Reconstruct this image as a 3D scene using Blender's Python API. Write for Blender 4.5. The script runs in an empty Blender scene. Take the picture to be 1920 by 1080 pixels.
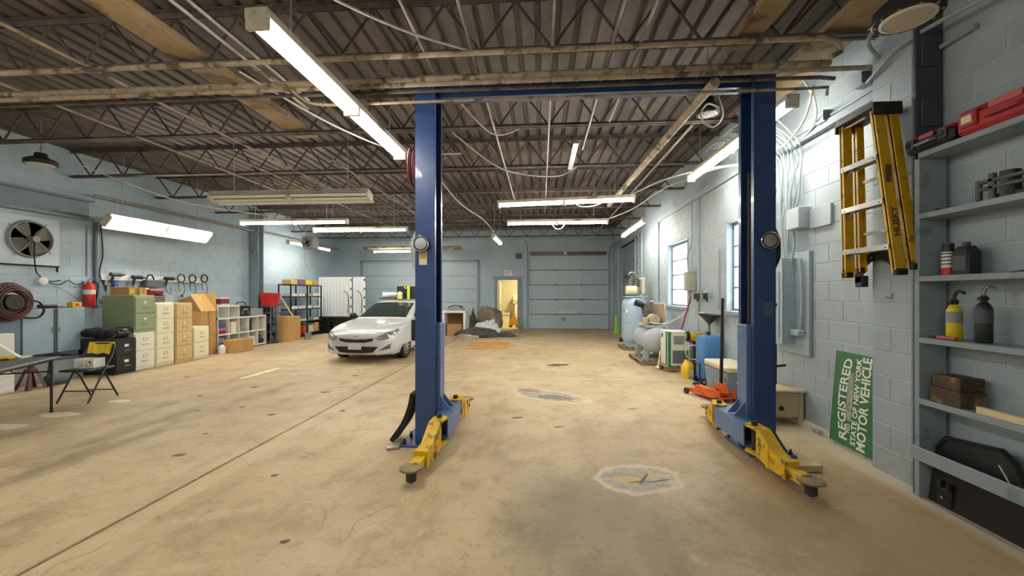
import bpy, bmesh, math, random
from mathutils import Vector, Matrix
R = math.radians
random.seed(7)
scene = bpy.context.scene
C = scene.collection

# ------------------------------------------------------------------ camera, world, exposure
cam = bpy.data.cameras.new('camera')
cam.sensor_width = 36.0
cam.lens = 36.0 * 760.0 / 1920.0
cam.shift_y = 11.0 / 1920.0
cam.clip_start = 0.05
cam_o = bpy.data.objects.new('camera', cam)
C.objects.link(cam_o)
cam_o.location = (0, 0, 1.5)
cam_o.rotation_euler = (R(90), 0, math.atan(55.0 / 760.0))
scene.camera = cam_o

world = bpy.data.worlds.new('daylight')
scene.world = world
world.use_nodes = True
bg = world.node_tree.nodes['Background']
bg.inputs[0].default_value = (0.97, 0.985, 1.0, 1)
bg.inputs[1].default_value = 3.2

vs = scene.view_settings
vs.view_transform = 'Standard'
vs.look = 'None'
vs.exposure = 1.95
vs.gamma = 1.0
vs.use_curve_mapping = False
scene.cycles.use_denoising = True
scene.cycles.max_bounces = 7
scene.cycles.diffuse_bounces = 5
scene.cycles.sample_clamp_indirect = 6.0
TUBE = 15.0          # glow of a lit fluorescent lamp

# ------------------------------------------------------------------ mesh helpers
def cr(pts, n=6):
    """smooth curve through points"""
    P = [Vector(p) for p in pts]
    out = []
    for i in range(len(P) - 1):
        a = P[max(i - 1, 0)]; b = P[i]; c = P[i + 1]; d = P[min(i + 2, len(P) - 1)]
        for k in range(n):
            t = k / n
            out.append(0.5 * ((2 * b) + (c - a) * t + (2 * a - 5 * b + 4 * c - d) * t * t + (3 * b - a - 3 * c + d) * t ** 3))
    out.append(P[-1])
    return out

class MB:
    def __init__(s):
        s.v = []; s.f = []
    def add(s, vs_, fs_):
        o = len(s.v)
        s.v += [Vector(p) for p in vs_]
        s.f += [tuple(i + o for i in q) for q in fs_]
        return s
    def box(s, c, d, rz=0, b=0, m=None):
        hx, hy, hz = d[0] / 2, d[1] / 2, d[2] / 2
        M = Matrix.Rotation(rz, 3, 'Z') if m is None else m
        c = Vector(c)
        if b <= 0:
            vv = [(x * hx, y * hy, z * hz) for z in (-1, 1) for y in (-1, 1) for x in (-1, 1)]
            ff = [(0, 2, 3, 1), (4, 5, 7, 6), (0, 1, 5, 4), (2, 6, 7, 3), (0, 4, 6, 2), (1, 3, 7, 5)]
        else:
            b = min(b, hx * .95, hy * .95, hz * .95)
            vv = []; ff = []
            idx = {}
            for sx in (-1, 1):
                for sy in (-1, 1):
                    for sz in (-1, 1):
                        for a in range(3):
                            p = [sx * (hx - b), sy * (hy - b), sz * (hz - b)]
                            p[a] = (sx * hx, sy * hy, sz * hz)[a]
                            idx[(sx, sy, sz, a)] = len(vv); vv.append(tuple(p))
            for a in range(3):
                u, w = (a + 1) % 3, (a + 2) % 3
                for q in (-1, 1):
                    k = []
                    for su, sw in ((-1, -1), (1, -1), (1, 1), (-1, 1)):
                        sg = [0, 0, 0]; sg[a] = q; sg[u] = su; sg[w] = sw
                        k.append(idx[(*sg, a)])
                    ff.append(tuple(k) if q > 0 else tuple(reversed(k)))
                for su in (-1, 1):
                    for sw in (-1, 1):
                        def I(e, ax):
                            sg = [0, 0, 0]; sg[a] = e; sg[u] = su; sg[w] = sw
                            return idx[(*sg, ax)]
                        k = (I(-1, u), I(1, u), I(1, w), I(-1, w))
                        ff.append(k if su * sw > 0 else tuple(reversed(k)))
            for sx in (-1, 1):
                for sy in (-1, 1):
                    for sz in (-1, 1):
                        k = tuple(idx[(sx, sy, sz, a)] for a in range(3))
                        ff.append(k if sx * sy * sz > 0 else tuple(reversed(k)))
        return s.add([c + M @ Vector(p) for p in vv], ff)
    def bx(s, x0, x1, y0, y1, z0, z1, b=0):
        return s.box(((x0 + x1) / 2, (y0 + y1) / 2, (z0 + z1) / 2), (abs(x1 - x0), abs(y1 - y0), abs(z1 - z0)), b=b)
    def bar(s, p0, p1, w, h, b=0, up=(0, 0, 1)):
        """box from p0 to p1, w wide, h high"""
        p0 = Vector(p0); p1 = Vector(p1)
        d = (p1 - p0); L = d.length; d.normalize()
        up = Vector(up)
        x = d.cross(up)
        if x.length < 1e-4: x = d.cross(Vector((0, 1, 0)))
        x.normalize(); z = x.cross(d)
        M = Matrix((x, d, z)).transposed()
        return s.box((p0 + p1) / 2, (w, L, h), b=b, m=M)
    def cyl(s, p0, p1, r, r2=None, n=12, cap=True):
        p0 = Vector(p0); p1 = Vector(p1)
        r2 = r if r2 is None else r2
        d = (p1 - p0).normalized()
        a = d.orthogonal().normalized(); b = d.cross(a)
        vv = []
        for p, q in ((p0, r), (p1, r2)):
            for i in range(n):
                t = 2 * math.pi * i / n
                vv.append(p + (a * math.cos(t) + b * math.sin(t)) * q)
        ff = [(i, (i + 1) % n, n + (i + 1) % n, n + i) for i in range(n)]
        if cap:
            ff += [tuple(reversed(range(n))), tuple(range(n, 2 * n))]
        return s.add(vv, ff)
    def tube(s, pts, r, n=6, closed=False):
        P = [Vector(p) for p in pts]
        m = len(P)
        rs = r if isinstance(r, (list, tuple)) else [r] * m
        vv = []; a = None
        for i, p in enumerate(P):
            if closed: d = P[(i + 1) % m] - P[i - 1]
            else: d = P[min(i + 1, m - 1)] - P[max(i - 1, 0)]
            if d.length < 1e-9: d = Vector((0, 0, 1))
            d.normalize()
            if a is None: a = d.orthogonal().normalized()
            else:
                a = a - d * a.dot(d)
                a = a.normalized() if a.length > 1e-6 else d.orthogonal().normalized()
            b = d.cross(a)
            for k in range(n):
                t = 2 * math.pi * k / n
                vv.append(p + (a * math.cos(t) + b * math.sin(t)) * rs[i])
        ff = []
        for i in range(m if closed else m - 1):
            j = (i + 1) % m
            for k in range(n):
                ff.append((i * n + k, i * n + (k + 1) % n, j * n + (k + 1) % n, j * n + k))
        if not closed:
            ff += [tuple(reversed(range(n))), tuple(range((m - 1) * n, m * n))]
        return s.add(vv, ff)
    def lathe(s, prof, o=(0, 0, 0), ax=(0, 0, 1), n=20, cap=True):
        """prof: (radius, distance along axis)"""
        o = Vector(o); d = Vector(ax).normalized()
        a = d.orthogonal().normalized(); b = d.cross(a)
        vv = []
        for r, z in prof:
            for i in range(n):
                t = 2 * math.pi * i / n
                vv.append(o + d * z + (a * math.cos(t) + b * math.sin(t)) * max(r, 1e-4))
        ff = []
        for j in range(len(prof) - 1):
            for i in range(n):
                ff.append((j * n + i, j * n + (i + 1) % n, (j + 1) * n + (i + 1) % n, (j + 1) * n + i))
        if cap:
            ff += [tuple(reversed(range(n))), tuple(range((len(prof) - 1) * n, len(prof) * n))]
        return s.add(vv, ff)
    def prism(s, poly, ax, a0, a1):
        """poly extruded along ax; x: (y,z)  y: (x,z)  z: (x,y)"""
        n = len(poly); vv = []
        for q in (a0, a1):
            for p in poly:
                vv.append({'x': (q, p[0], p[1]), 'y': (p[0], q, p[1]), 'z': (p[0], p[1], q)}[ax])
        ff = [(i, (i + 1) % n, n + (i + 1) % n, n + i) for i in range(n)]
        ff += [tuple(reversed(range(n))), tuple(range(n, 2 * n))]
        return s.add(vv, ff)
    def loft(s, rings, closed=True, cap=True):
        n = len(rings[0]); vv = [p for r in rings for p in r]; ff = []
        for j in range(len(rings) - 1):
            for i in range(n if closed else n - 1):
                k = (i + 1) % n
                ff.append((j * n + i, j * n + k, (j + 1) * n + k, (j + 1) * n + i))
        if cap and closed:
            ff += [tuple(reversed(range(n))), tuple(range((len(rings) - 1) * n, len(rings) * n))]
        return s.add(vv, ff)
    def ball(s, c, r, n=12, m=8):
        c = Vector(c); r = Vector((r, r, r)) if not isinstance(r, (tuple, list)) else Vector(r)
        pr = [(math.sin(math.pi * j / m), -math.cos(math.pi * j / m)) for j in range(m + 1)]
        vv = []
        for q, z in pr:
            for i in range(n):
                t = 2 * math.pi * i / n
                vv.append((c.x + r.x * q * math.cos(t), c.y + r.y * q * math.sin(t), c.z + r.z * z))
        ff = [(j * n + i, j * n + (i + 1) % n, (j + 1) * n + (i + 1) % n, (j + 1) * n + i) for j in range(m) for i in range(n)]
        return s.add(vv, ff)
    def tf(s, M, start=0):
        for i in range(start, len(s.v)): s.v[i] = M @ s.v[i]
        return s
    def sh(s, d):
        d = Vector(d)
        s.v = [p + d for p in s.v]
        return s
    def mesh(s, name, m=None, ang=35, fix=True):
        me = bpy.data.meshes.new(name)
        me.from_pydata([tuple(p) for p in s.v], [], s.f)
        if fix:
            bm = bmesh.new(); bm.from_mesh(me)
            bmesh.ops.remove_doubles(bm, verts=bm.verts, dist=1e-5)
            bmesh.ops.recalc_face_normals(bm, faces=bm.faces)
            bm.to_mesh(me); bm.free()
        if ang:
            me.polygons.foreach_set('use_smooth', [True] * len(me.polygons))
            me.set_sharp_from_angle(angle=R(ang))
        if m is not None: me.materials.append(m)
        return me

def link(name, me, parent=None, loc=None, rot=None):
    o = bpy.data.objects.new(name, me); C.objects.link(o)
    if parent is not None: o.parent = parent
    if loc is not None: o.location = loc
    if rot is not None: o.rotation_euler = rot
    return o
def part(parent, name, mb, m, label=None, ang=35, loc=None, rot=None):
    o = link(name, mb.mesh(name, m, ang), parent, loc, rot)
    if label: o['label'] = label
    return o
def tag(o, label, cat, group=None, kind=None):
    o['label'] = label; o['category'] = cat
    if group: o['group'] = group
    if kind: o['kind'] = kind
    return o
def thing(name, label, cat, loc=(0, 0, 0), rz=0, group=None):
    o = link(name, None, None, loc, (0, 0, rz))
    o.empty_display_size = 0.1
    return tag(o, label, cat, group)
def solo(name, mb, m, label, cat, group=None, loc=None, rz=0, ang=35):
    o = link(name, mb.mesh(name, m, ang), None, loc, (0, 0, rz))
    return tag(o, label, cat, group)
def struct(name, mb, m, label=None, parent=None, ang=35):
    o = link(name, mb.mesh(name, m, ang), parent)
    o['kind'] = 'structure'
    if label: o['label'] = label
    return o
def copy_tree(o, parent=None):
    c = o.copy(); C.objects.link(c); c.parent = parent
    for ch in list(o.children): copy_tree(ch, c)
    return c
def text_mesh(s, size, m, depth=0.001, align='CENTER', spacing=1.0, shear=0, bold=0.0):
    cu = bpy.data.curves.new('lettering', 'FONT')
    cu.body = s; cu.size = size; cu.extrude = depth; cu.align_x = align; cu.align_y = 'CENTER'
    cu.space_character = spacing; cu.shear = shear; cu.offset = bold; cu.resolution_u = 3
    o = bpy.data.objects.new('lettering', cu); C.objects.link(o)
    bpy.context.view_layer.update()
    me = bpy.data.meshes.new_from_object(o.evaluated_get(bpy.context.evaluated_depsgraph_get()))
    bpy.data.objects.remove(o); bpy.data.curves.remove(cu)
    me.materials.clear(); me.materials.append(m)
    return me

# ------------------------------------------------------------------ material helpers
class NT:
    def __init__(s, m):
        m.use_nodes = True
        s.t = m.node_tree; s.n = s.t.nodes; s.l = s.t.links
        s.b = s.n['Principled BSDF']
        s.pos = None
    def nd(s, kind, **kw):
        x = s.n.new(kind)
        for k, v in kw.items(): setattr(x, k, v)
        return x
    def put(s, sock, v):
        if hasattr(v, 'is_output') or isinstance(v, bpy.types.NodeSocket): s.l.new(v, sock)
        else: sock.default_value = v
    def coord(s, which='Object'):
        return s.nd('ShaderNodeTexCoord').outputs[which]
    def world(s):
        if s.pos is None: s.pos = s.nd('ShaderNodeNewGeometry').outputs['Position']
        return s.pos
    def sep(s, v):
        x = s.nd('ShaderNodeSeparateXYZ'); s.put(x.inputs[0], v); return x.outputs
    def ma(s, op, a, b=0.0, c=None, clamp=False):
        x = s.nd('ShaderNodeMath', operation=op, use_clamp=clamp)
        s.put(x.inputs[0], a); s.put(x.inputs[1], b)
        if c is not None: s.put(x.inputs[2], c)
        return x.outputs[0]
    def noise(s, vec, scale, detail=4, rough=.55, dist=0):
        x = s.nd('ShaderNodeTexNoise')
        s.put(x.inputs['Vector'], vec); x.inputs['Scale'].default_value = scale
        x.inputs['Detail'].default_value = detail; x.inputs['Roughness'].default_value = rough
        x.inputs['Distortion'].default_value = dist
        return x.outputs['Fac']
    def mapv(s, vec, scale=(1, 1, 1), rot=(0, 0, 0), loc=(0, 0, 0)):
        x = s.nd('ShaderNodeMapping'); s.put(x.inputs[0], vec)
        x.inputs['Scale'].default_value = scale; x.inputs['Rotation'].default_value = rot; x.inputs['Location'].default_value = loc
        return x.outputs[0]
    def rmp(s, f, lo, hi, a=0.0, b=1.0):
        x = s.nd('ShaderNodeMapRange', interpolation_type='SMOOTHSTEP')
        s.put(x.inputs[0], f)
        for i, v in enumerate((lo, hi, a, b)): x.inputs[i + 1].default_value = v
        return x.outputs[0]
    def mix(s, f, a, b, mode='MIX'):
        x = s.nd('ShaderNodeMix', data_type='RGBA', blend_type=mode)
        s.put(x.inputs[0], f); s.put(x.inputs[6], rgb(a)); s.put(x.inputs[7], rgb(b))
        return x.outputs[2]
    def bump(s, h, strength=.3, dist=.01):
        x = s.nd('ShaderNodeBump'); x.inputs['Strength'].default_value = strength; x.inputs['Distance'].default_value = dist
        s.put(x.inputs['Height'], h); s.l.new(x.outputs[0], s.b.inputs['Normal'])
    def col(s, v): s.put(s.b.inputs['Base Color'], rgb(v))
    def rough(s, v): s.put(s.b.inputs['Roughness'], v)
def rgb(c):
    if isinstance(c, (tuple, list)) and len(c) == 3: return (*c, 1.0)
    return c
def hx(h):
    """sRGB hex to linear"""
    o = []
    for i in (0, 2, 4):
        v = int(h[i:i + 2], 16) / 255
        o.append(v / 12.92 if v <= .04045 else ((v + .055) / 1.055) ** 2.4)
    return tuple(o)
MATS = {}
def mat(name, c, rough=.5, metal=0.0, var=0.0, vs_=6.0, bump=0.0, bs=40.0, dirt=None, da=.0, ds=3.0, coat=0.0, emit=None, es=0.0, spec=.5):
    if name in MATS: return MATS[name]
    m = bpy.data.materials.new(name); MATS[name] = m
    n = NT(m); c = hx(c) if isinstance(c, str) else c
    n.b.inputs['Metallic'].default_value = metal
    n.b.inputs['Roughness'].default_value = rough
    n.b.inputs['Coat Weight'].default_value = coat
    n.b.inputs['Specular IOR Level'].default_value = spec
    n.col(c)
    if emit is not None:
        n.b.inputs['Emission Color'].default_value = (*emit, 1); n.b.inputs['Emission Strength'].default_value = es
    if var or bump or dirt:
        v = n.coord('Object')
        k = c
        if var:
            f = n.noise(v, vs_, 5, .6)
            k = n.mix(n.rmp(f, .3, .7), tuple(q * (1 - var) for q in c), tuple(min(1, q * (1 + var)) for q in c))
        if dirt:
            f = n.noise(v, ds, 6, .65)
            k = n.mix(n.rmp(f, .62 - .35 * da, .72 - .25 * da), k, hx(dirt) if isinstance(dirt, str) else dirt)
        n.col(k)
        if bump: n.bump(n.noise(v, bs, 4, .6), bump, .004)
    return m
# ------------------------------------------------------------------ shared materials
XR, XL, YF, YB, ZC = 3.0, -8.9, 17.3, -4.0, 4.22      # room: inner faces and deck height

def m_block(name, c, speck):
    m = bpy.data.materials.new(name); n = NT(m)
    p = n.world()
    f = n.noise(p, 1.1, 4, .6)
    k = n.mix(n.rmp(f, .3, .7), tuple(q * .90 for q in c), tuple(q * 1.06 for q in c))
    pit = n.noise(p, 75, 3, .7)
    k = n.mix(n.ma('MULTIPLY', n.rmp(pit, .58, .68), speck), k, tuple(q * .45 for q in c))
    oi = n.nd('ShaderNodeObjectInfo').outputs['Random']
    k = n.mix(n.ma('MULTIPLY', oi, .10), k, tuple(q * .6 for q in c))
    dirt = n.noise(p, 2.3, 6, .7, .4)
    zz = n.sep(p)[2]
    low = n.ma('MULTIPLY', n.rmp(zz, .0, .5, 1, 0), n.rmp(dirt, .42, .62))
    k = n.mix(n.ma('MULTIPLY', low, .55), k, hx('8A8272'))
    n.col(k); n.rough(.62)
    n.bump(n.ma('ADD', n.ma('MULTIPLY', pit, -1.0), n.noise(p, 18, 3, .5)), .22, .006)
    return m
WALLC = hx('A3B0B7')
M_BLOCK = m_block('painted block', WALLC, .30)
M_BLOCKL = m_block('painted block smooth', hx('ABBEC9'), .08)
M_MORT = mat('painted mortar', hx('B0BBC1'), .7, var=.06)
M_PLAIN = m_block('painted plaster', hx('A6B8C2'), .05)
M_TRIM = mat('grey blue trim', hx('808F98'), .5, var=.06, dirt='5C676C', da=.12)
M_DOOR = mat('pale blue door paint', hx('A8B9C2'), .45, var=.05)
M_DKDOOR = mat('slate door paint', hx('7C8E96'), .5, var=.06)
M_STEEL = mat('dusty joist steel', hx('625850'), .75, var=.28, vs_=9, dirt='3A332E', da=.3, ds=5)
M_STEELD = mat('dark web rod', hx('564A40'), .7, var=.25, vs_=8)
M_PIPE = mat('dusty pipe', hx('A3927A'), .7, var=.2, vs_=7, dirt='5A4A3A', da=.35, ds=6)
M_PIPE2 = mat('galvanised conduit', hx('9C948A'), .45, .35, var=.15)
M_WOOD = mat('old plank', hx('9F8866'), .75, var=.18, vs_=5, dirt='6E5638', da=.3, ds=2.5)
M_WCAB = mat('white cable', hx('C9C7C0'), .5, var=.06)
M_GCAB = mat('grey cable', hx('9AA4A8'), .5)
M_BLK = mat('black plastic', hx('17181A'), .45, var=.15)
M_RUB = mat('black rubber', hx('1C1C1C'), .8, var=.2)
M_CHR = mat('chrome', hx('C4C4C0'), .22, 1.0)
M_GALV = mat('galvanised', hx('A9ADAD'), .42, .7, var=.12)
M_WHT = mat('white enamel', hx('DCDCD6'), .4, var=.04)
M_ALU = mat('aluminium', hx('C9C6BD'), .38, .75, var=.08)

def m_floor():
    m = bpy.data.materials.new('worn concrete'); n = NT(m)
    p = n.world(); xyz = n.sep(p); x, y = xyz[0], xyz[1]
    big = n.noise(p, .55, 5, .6, .3); mid = n.noise(p, 2.6, 6, .62); fine = n.noise(p, 34, 5, .7)
    streak = n.noise(n.mapv(p, (1.0, .22, 1)), 3.0, 5, .65)
    a, b, c = hx('B59E79'), hx('C7B38F'), hx('9C8563')
    k = n.mix(n.rmp(big, .35, .65), a, b)
    k = n.mix(n.ma('MULTIPLY', n.rmp(mid, .45, .70), .6), k, c)
    k = n.mix(n.ma('MULTIPLY', n.rmp(streak, .50, .70), .35), k, hx('86704E'))
    k = n.mix(n.ma('MULTIPLY', n.rmp(n.noise(p, 8.5, 6, .75), .52, .72), .40), k, hx('7E6848'))
    k = n.mix(n.ma('MULTIPLY', n.rmp(n.noise(p, 5.2, 6, .7, .6), .56, .70), .30), k, hx('DCCBA6'))
    # worn brown ground by the shelving and grey traffic in the bay
    br = n.ma('MULTIPLY', n.rmp(n.ma('ADD', x, n.ma('MULTIPLY', mid, .8)), 1.4, 2.6), n.rmp(y, 5.5, 3.2))
    k = n.mix(n.ma('MULTIPLY', br, .55), k, hx('8A6C48'))
    def spot(cx, cy, rx, ry, wob=.35, rot=0, ns=3.0, soft=.12):
        dx = n.ma('SUBTRACT', x, cx); dy = n.ma('SUBTRACT', y, cy)
        if rot:
            cs, sn = math.cos(rot), math.sin(rot)
            dx, dy = n.ma('ADD', n.ma('MULTIPLY', dx, cs), n.ma('MULTIPLY', dy, sn)), n.ma('SUBTRACT', n.ma('MULTIPLY', dy, cs), n.ma('MULTIPLY', dx, sn))
        dx = n.ma('DIVIDE', dx, rx); dy = n.ma('DIVIDE', dy, ry)
        d = n.ma('SQRT', n.ma('ADD', n.ma('MULTIPLY', dx, dx), n.ma('MULTIPLY', dy, dy)))
        d = n.ma('ADD', d, n.ma('MULTIPLY', n.ma('SUBTRACT', n.noise(p, ns, 5, .6), .5), wob * 2))
        return n.rmp(d, 1 + soft, 1 - soft), d
    # oil-darkened area in the lift bay
    for cx, cy, rx, ry, amt in ((.38, 2.55, .55, .75, .48), (.05, 3.0, .45, .5, .25), (.75, 4.4, .5, .8, .16), (-.5, 3.8, .5, .6, .13), (1.3, 2.7, .4, .5, .15)):
        k = n.mix(n.ma('MULTIPLY', spot(cx, cy, rx, ry, .5, 0, 2.2, .55)[0], amt), k, hx('5E5140'))
    # old tyre tracks on the other side of the joint
    for cx, cy, rx, ry, amt in ((-4.35, 3.9, .28, 1.1, .35), (-4.85, 4.0, .16, 1.6, .22), (-5.3, 6.9, .12, 2.2, .15), (-4.1, 5.6, .2, .9, .14)):
        k = n.mix(n.ma('MULTIPLY', n.ma('MULTIPLY', spot(cx, cy, rx, ry, .6, .12, 2.5, .5)[0], n.rmp(streak, .35, .6)), amt * 1.35), k, hx('5F4E38'))
    # pale lime crust round the two patched drains
    for cx, cy, rx, ry, rot in ((.78, 3.36, .36, .26, .25), (.12, 5.98, .62, .30, -.5)):
        msk, d = spot(cx, cy, rx, ry, .38, rot, 5.0, .06)
        inner = n.rmp(d, .95, .70)
        crust = n.mix(n.rmp(n.noise(p, 11, 6, .75), .40, .66), hx('86807A'), hx('BDB5A6'))
        k = n.mix(n.ma('MULTIPLY', msk, n.ma('ADD', .45, n.ma('MULTIPLY', fine, .5))), k, n.mix(inner, hx('D2C4A2'), crust))
    k = n.mix(n.ma('MULTIPLY', spot(.70, 3.33, .12, .07, .2, 0, 4)[0], .8), k, hx('C2A765'))
    k = n.mix(n.ma('MULTIPLY', spot(.92, 3.42, .10, .05, .3, .3, 4)[0], .7), k, hx('C8AE6C'))
    k = n.mix(n.ma('MULTIPLY', spot(.22, 5.9, .26, .12, .4, -.3, 4)[0], .75), k, hx('6F614C'))
    k = n.mix(n.ma('MULTIPLY', spot(-.18, 6.3, .16, .10, .4, -.3, 4)[0], .75), k, hx('786A55'))
    for q in ((.83, 3.36, .015, .12, -.5), (.78, 3.3, .09, .012, .2), (.95, 3.33, .12, .012, .35)):
        k = n.mix(n.ma('MULTIPLY', spot(q[0], q[1], q[2], q[3], .5, q[4], 14, .2)[0], .85), k, hx('2E2A24'))
    # mortar patches by the chair
    for cx, cy, rx, ry in ((-5.98, 4.62, .24, .11), (-5.89, 5.26, .15, .08), (-6.06, 4.15, .25, .11), (-5.3, 7.3, .08, .55)):
        k = n.mix(n.ma('MULTIPLY', spot(cx, cy, rx, ry, .45, 0, 6)[0], .9), k, hx('E9DDB8'))
    # oil drips and scraps ground into the floor
    for cx, cy, rx, ry in ((-3.36, 3.54, .055, .035), (-3.34, 4.8, .045, .04), (-3.29, 5.96, .06, .04), (-2.55, 5.04, .035, .04), (-3.4, 7.2, .06, .05), (-4.6, 6.2, .05, .05), (-5.0, 5.6, .03, .04), (-6.4, 6.9, .05, .04), (-4.75, 2.7, .04, .03), (.35, 8.6, .25, .12), (-3.95, 5.1, .05, .03), (-4.4, 4.9, .04, .03), (-3.6, 4.1, .03, .02), (-2.2, 3.2, .03, .03), (-1.55, 2.35, .03, .02), (.2, 4.6, .06, .02), (-.3, 4.9, .07, .03), (1.2, 5.4, .10, .02)):
        k = n.mix(n.ma('MULTIPLY', spot(cx, cy, rx, ry, .9, .3, 16, .15)[0], .9), k, hx('33281A'))
    # chalky scuffs
    for cx, cy, rx, ry, rt in ((-2.2, 2.6, .30, .05, .5), (-.75, 2.5, .10, .03, .9), (.88, 2.35, .03, .05, .4), (1.2, 2.45, .09, .012, -.6), (-1.9, 2.1, .22, .04, .3), (2.1, 3.0, .10, .015, .2)):
        k = n.mix(n.ma('MULTIPLY', n.ma('MULTIPLY', spot(cx, cy, rx, ry, .9, rt, 12, .4)[0], n.rmp(fine, .44, .62)), .38), k, hx('E2D5B8'))
    # lighter scrubbed strip beside the saw cut and a faint painted bay line
    k = n.mix(n.ma('MULTIPLY', n.ma('MULTIPLY', n.rmp(x, -2.765, -2.755), n.rmp(x, -2.56, -2.60)), .22), k, hx('D6C49C'))
    k = n.mix(n.ma('MULTIPLY', n.ma('MULTIPLY', n.rmp(n.ma('ABSOLUTE', n.ma('SUBTRACT', y, 7.25)), .035, .02), n.rmp(x, -1.0, -.8)), n.ma('MULTIPLY', n.rmp(mid, .4, .55), .5)), k, hx('DCCDB0'))
    # hairline cracks
    vo = n.nd('ShaderNodeTexVoronoi', feature='DISTANCE_TO_EDGE'); vo.inputs['Scale'].default_value = .42
    warp = n.nd('ShaderNodeVectorMath', operation='ADD')
    nz = n.nd('ShaderNodeTexNoise'); nz.inputs['Scale'].default_value = 1.4; n.l.new(p, nz.inputs['Vector'])
    n.l.new(p, warp.inputs[0]); n.l.new(nz.outputs['Color'], warp.inputs[1]); n.l.new(warp.outputs[0], vo.inputs['Vector'])
    crk = n.ma('MULTIPLY', n.rmp(vo.outputs['Distance'], .006, .0015), n.rmp(n.noise(p, .9, 2), .54, .64))
    k = n.mix(n.ma('MULTIPLY', crk, .32), k, hx('4E4230'))
    # grit, white chips
    k = n.mix(n.ma('MULTIPLY', n.rmp(fine, .54, .72), .45), k, hx('6E5B3E'))
    k = n.mix(n.ma('MULTIPLY', n.rmp(n.noise(p, 19, 4, .8), .70, .76), .5), k, hx('E6DAC0'))
    # concrete apron along the block wall
    edge = n.rmp(n.ma('ADD', x, n.ma('MULTIPLY', mid, .16)), 2.72, 2.84)
    k = n.mix(n.ma('MULTIPLY', edge, .65), k, hx('B7B09F'))
    n.col(k)
    n.rough(n.ma('ADD', .42, n.ma('MULTIPLY', mid, .35)))
    n.bump(n.ma('SUBTRACT', n.ma('ADD', fine, n.ma('MULTIPLY', mid, .6)), n.ma('MULTIPLY', crk, 2.0)), .18, .01)
    return m
M_FLOOR = m_floor()
M_JOINT = mat('joint filler', hx('1E170E'), .9, var=.2)

def m_deck():
    m = bpy.data.materials.new('dirty roof deck'); n = NT(m)
    p = n.world()
    f = n.noise(n.mapv(p, (1, .25, 1)), 2.5, 6, .65); g = n.noise(p, .5, 3)
    k = n.mix(n.rmp(f, .32, .68), hx('4E4640'), hx('776C63'))
    k = n.mix(n.ma('MULTIPLY', n.rmp(g, .4, .65), .5), k, hx('463B36'))
    k = n.mix(n.ma('MULTIPLY', n.rmp(n.noise(p, 7, 5, .7), .58, .72), .4), k, hx('2E2723'))
    n.col(k); n.rough(.7); return m
M_DECK = m_deck()

# ------------------------------------------------------------------ floor
mb = MB(); mb.bx(XL - .2, XR + .2, YB - .2, YF + .2, -.15, -.03)
floor = struct('floor', mb, M_JOINT, 'tan worn concrete garage floor with stains and a saw-cut joint')
for a, b in ((XL - .2, -2.800), (-2.772, XR + .2)):
    mb = MB(); mb.bx(a, b, YB - .2, YF + .2, -.031, 0, b=.003)
    part(floor, 'slab', mb, M_FLOOR)

# ------------------------------------------------------------------ walls
def spans(u0, u1, z0, z1, holes):
    out = []; u = u0
    for (a, b, lo, hi) in sorted(holes):
        if a > u: out.append((u, a, z0, z1))
        if lo > z0: out.append((a, b, z0, lo))
        if hi < z1: out.append((a, b, hi, z1))
        u = b
    if u < u1: out.append((u, u1, z0, z1))
    return out
CO = .2032
_bm = {}
def block_mesh(L, m, vg=.010):
    """painted concrete block, front face at x=0 facing -x, centred on y and z"""
    key = (round(L, 3), m.name)
    if key in _bm: return _bm[key]
    h, w, b = (CO - .008) / 2, (L - (.003 if m is M_BLOCKL else .008)) / 2, .003
    fr = [(0, y, z) for y, z in ((-w + b, -h + b), (w - b, -h + b), (w - b, h - b), (-w + b, h - b))]
    md = [(.004, y, z) for y, z in ((-w, -h), (w, -h), (w, h), (-w, h))]
    bk = [(.03, y, z) for y, z in ((-w, -h), (w, -h), (w, h), (-w, h))]
    q = MB(); q.add(fr + md + bk, [(0, 3, 2, 1)] + [(i, (i + 1) % 4, 4 + (i + 1) % 4, 4 + i) for i in range(4)] + [(4 + i, 4 + (i + 1) % 4, 8 + (i + 1) % 4, 8 + i) for i in range(4)])
    _bm[key] = (q.mesh('block', m, 0), q)
    return _bm[key]
def lay_blocks(wall, face, sign, u0, u1, rows, holes, m, limit, view, off=0.0, odd=.5):
    """blocks in running bond on a wall whose inner face is x=face; sign=-1 faces -x"""
    todo = []
    for r in range(rows):
        z = (r + .5) * CO
        u = u0 - (.4064 * odd if r % 2 else 0) + off
        while u < u1:
            a, b = max(u, u0), min(u + .4064, u1)
            segs = [(a, b)]
            for (ha, hb, lo, hi) in holes:
                if lo < z < hi:
                    nx = []
                    for (p, q) in segs:
                        if hb <= p or ha >= q: nx.append((p, q)); continue
                        if p < ha: nx.append((p, ha))
                        if q > hb: nx.append((hb, q))
                    segs = nx
            for p, q in segs:
                if q - p > .05: todo.append((p, q, z))
            u += .4064
    vis = [t for t in todo if view(t)]
    vis.sort(key=lambda t: (t[0] + t[1]) ** 2 / 4)
    own = set(vis[:limit])
    rest = MB()
    for t in todo:
        L = t[1] - t[0]
        me, q = block_mesh(L, m)
        c = (face, (t[0] + t[1]) / 2, t[2])
        if t in own:
            o = link('block', me, wall, c, (0, 0, 0 if sign < 0 else math.pi))
        else:
            M = Matrix.Translation(c) @ Matrix.Rotation(0 if sign < 0 else math.pi, 4, 'Z')
            rest.add([M @ p for p in q.v], q.f)
    if rest.v:
        o = link('block_field', rest.mesh('block_field', m, 0, fix=False), wall)
        o['kind'] = 'stuff'
WIN1 = (8.55, 9.85, 6 * CO, 13 * CO); WIN2 = (5.50, 6.80, 6 * CO, 13 * CO)
SIDE = (13.0, 15.6, 0, 16 * CO)
mb = MB()
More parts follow.
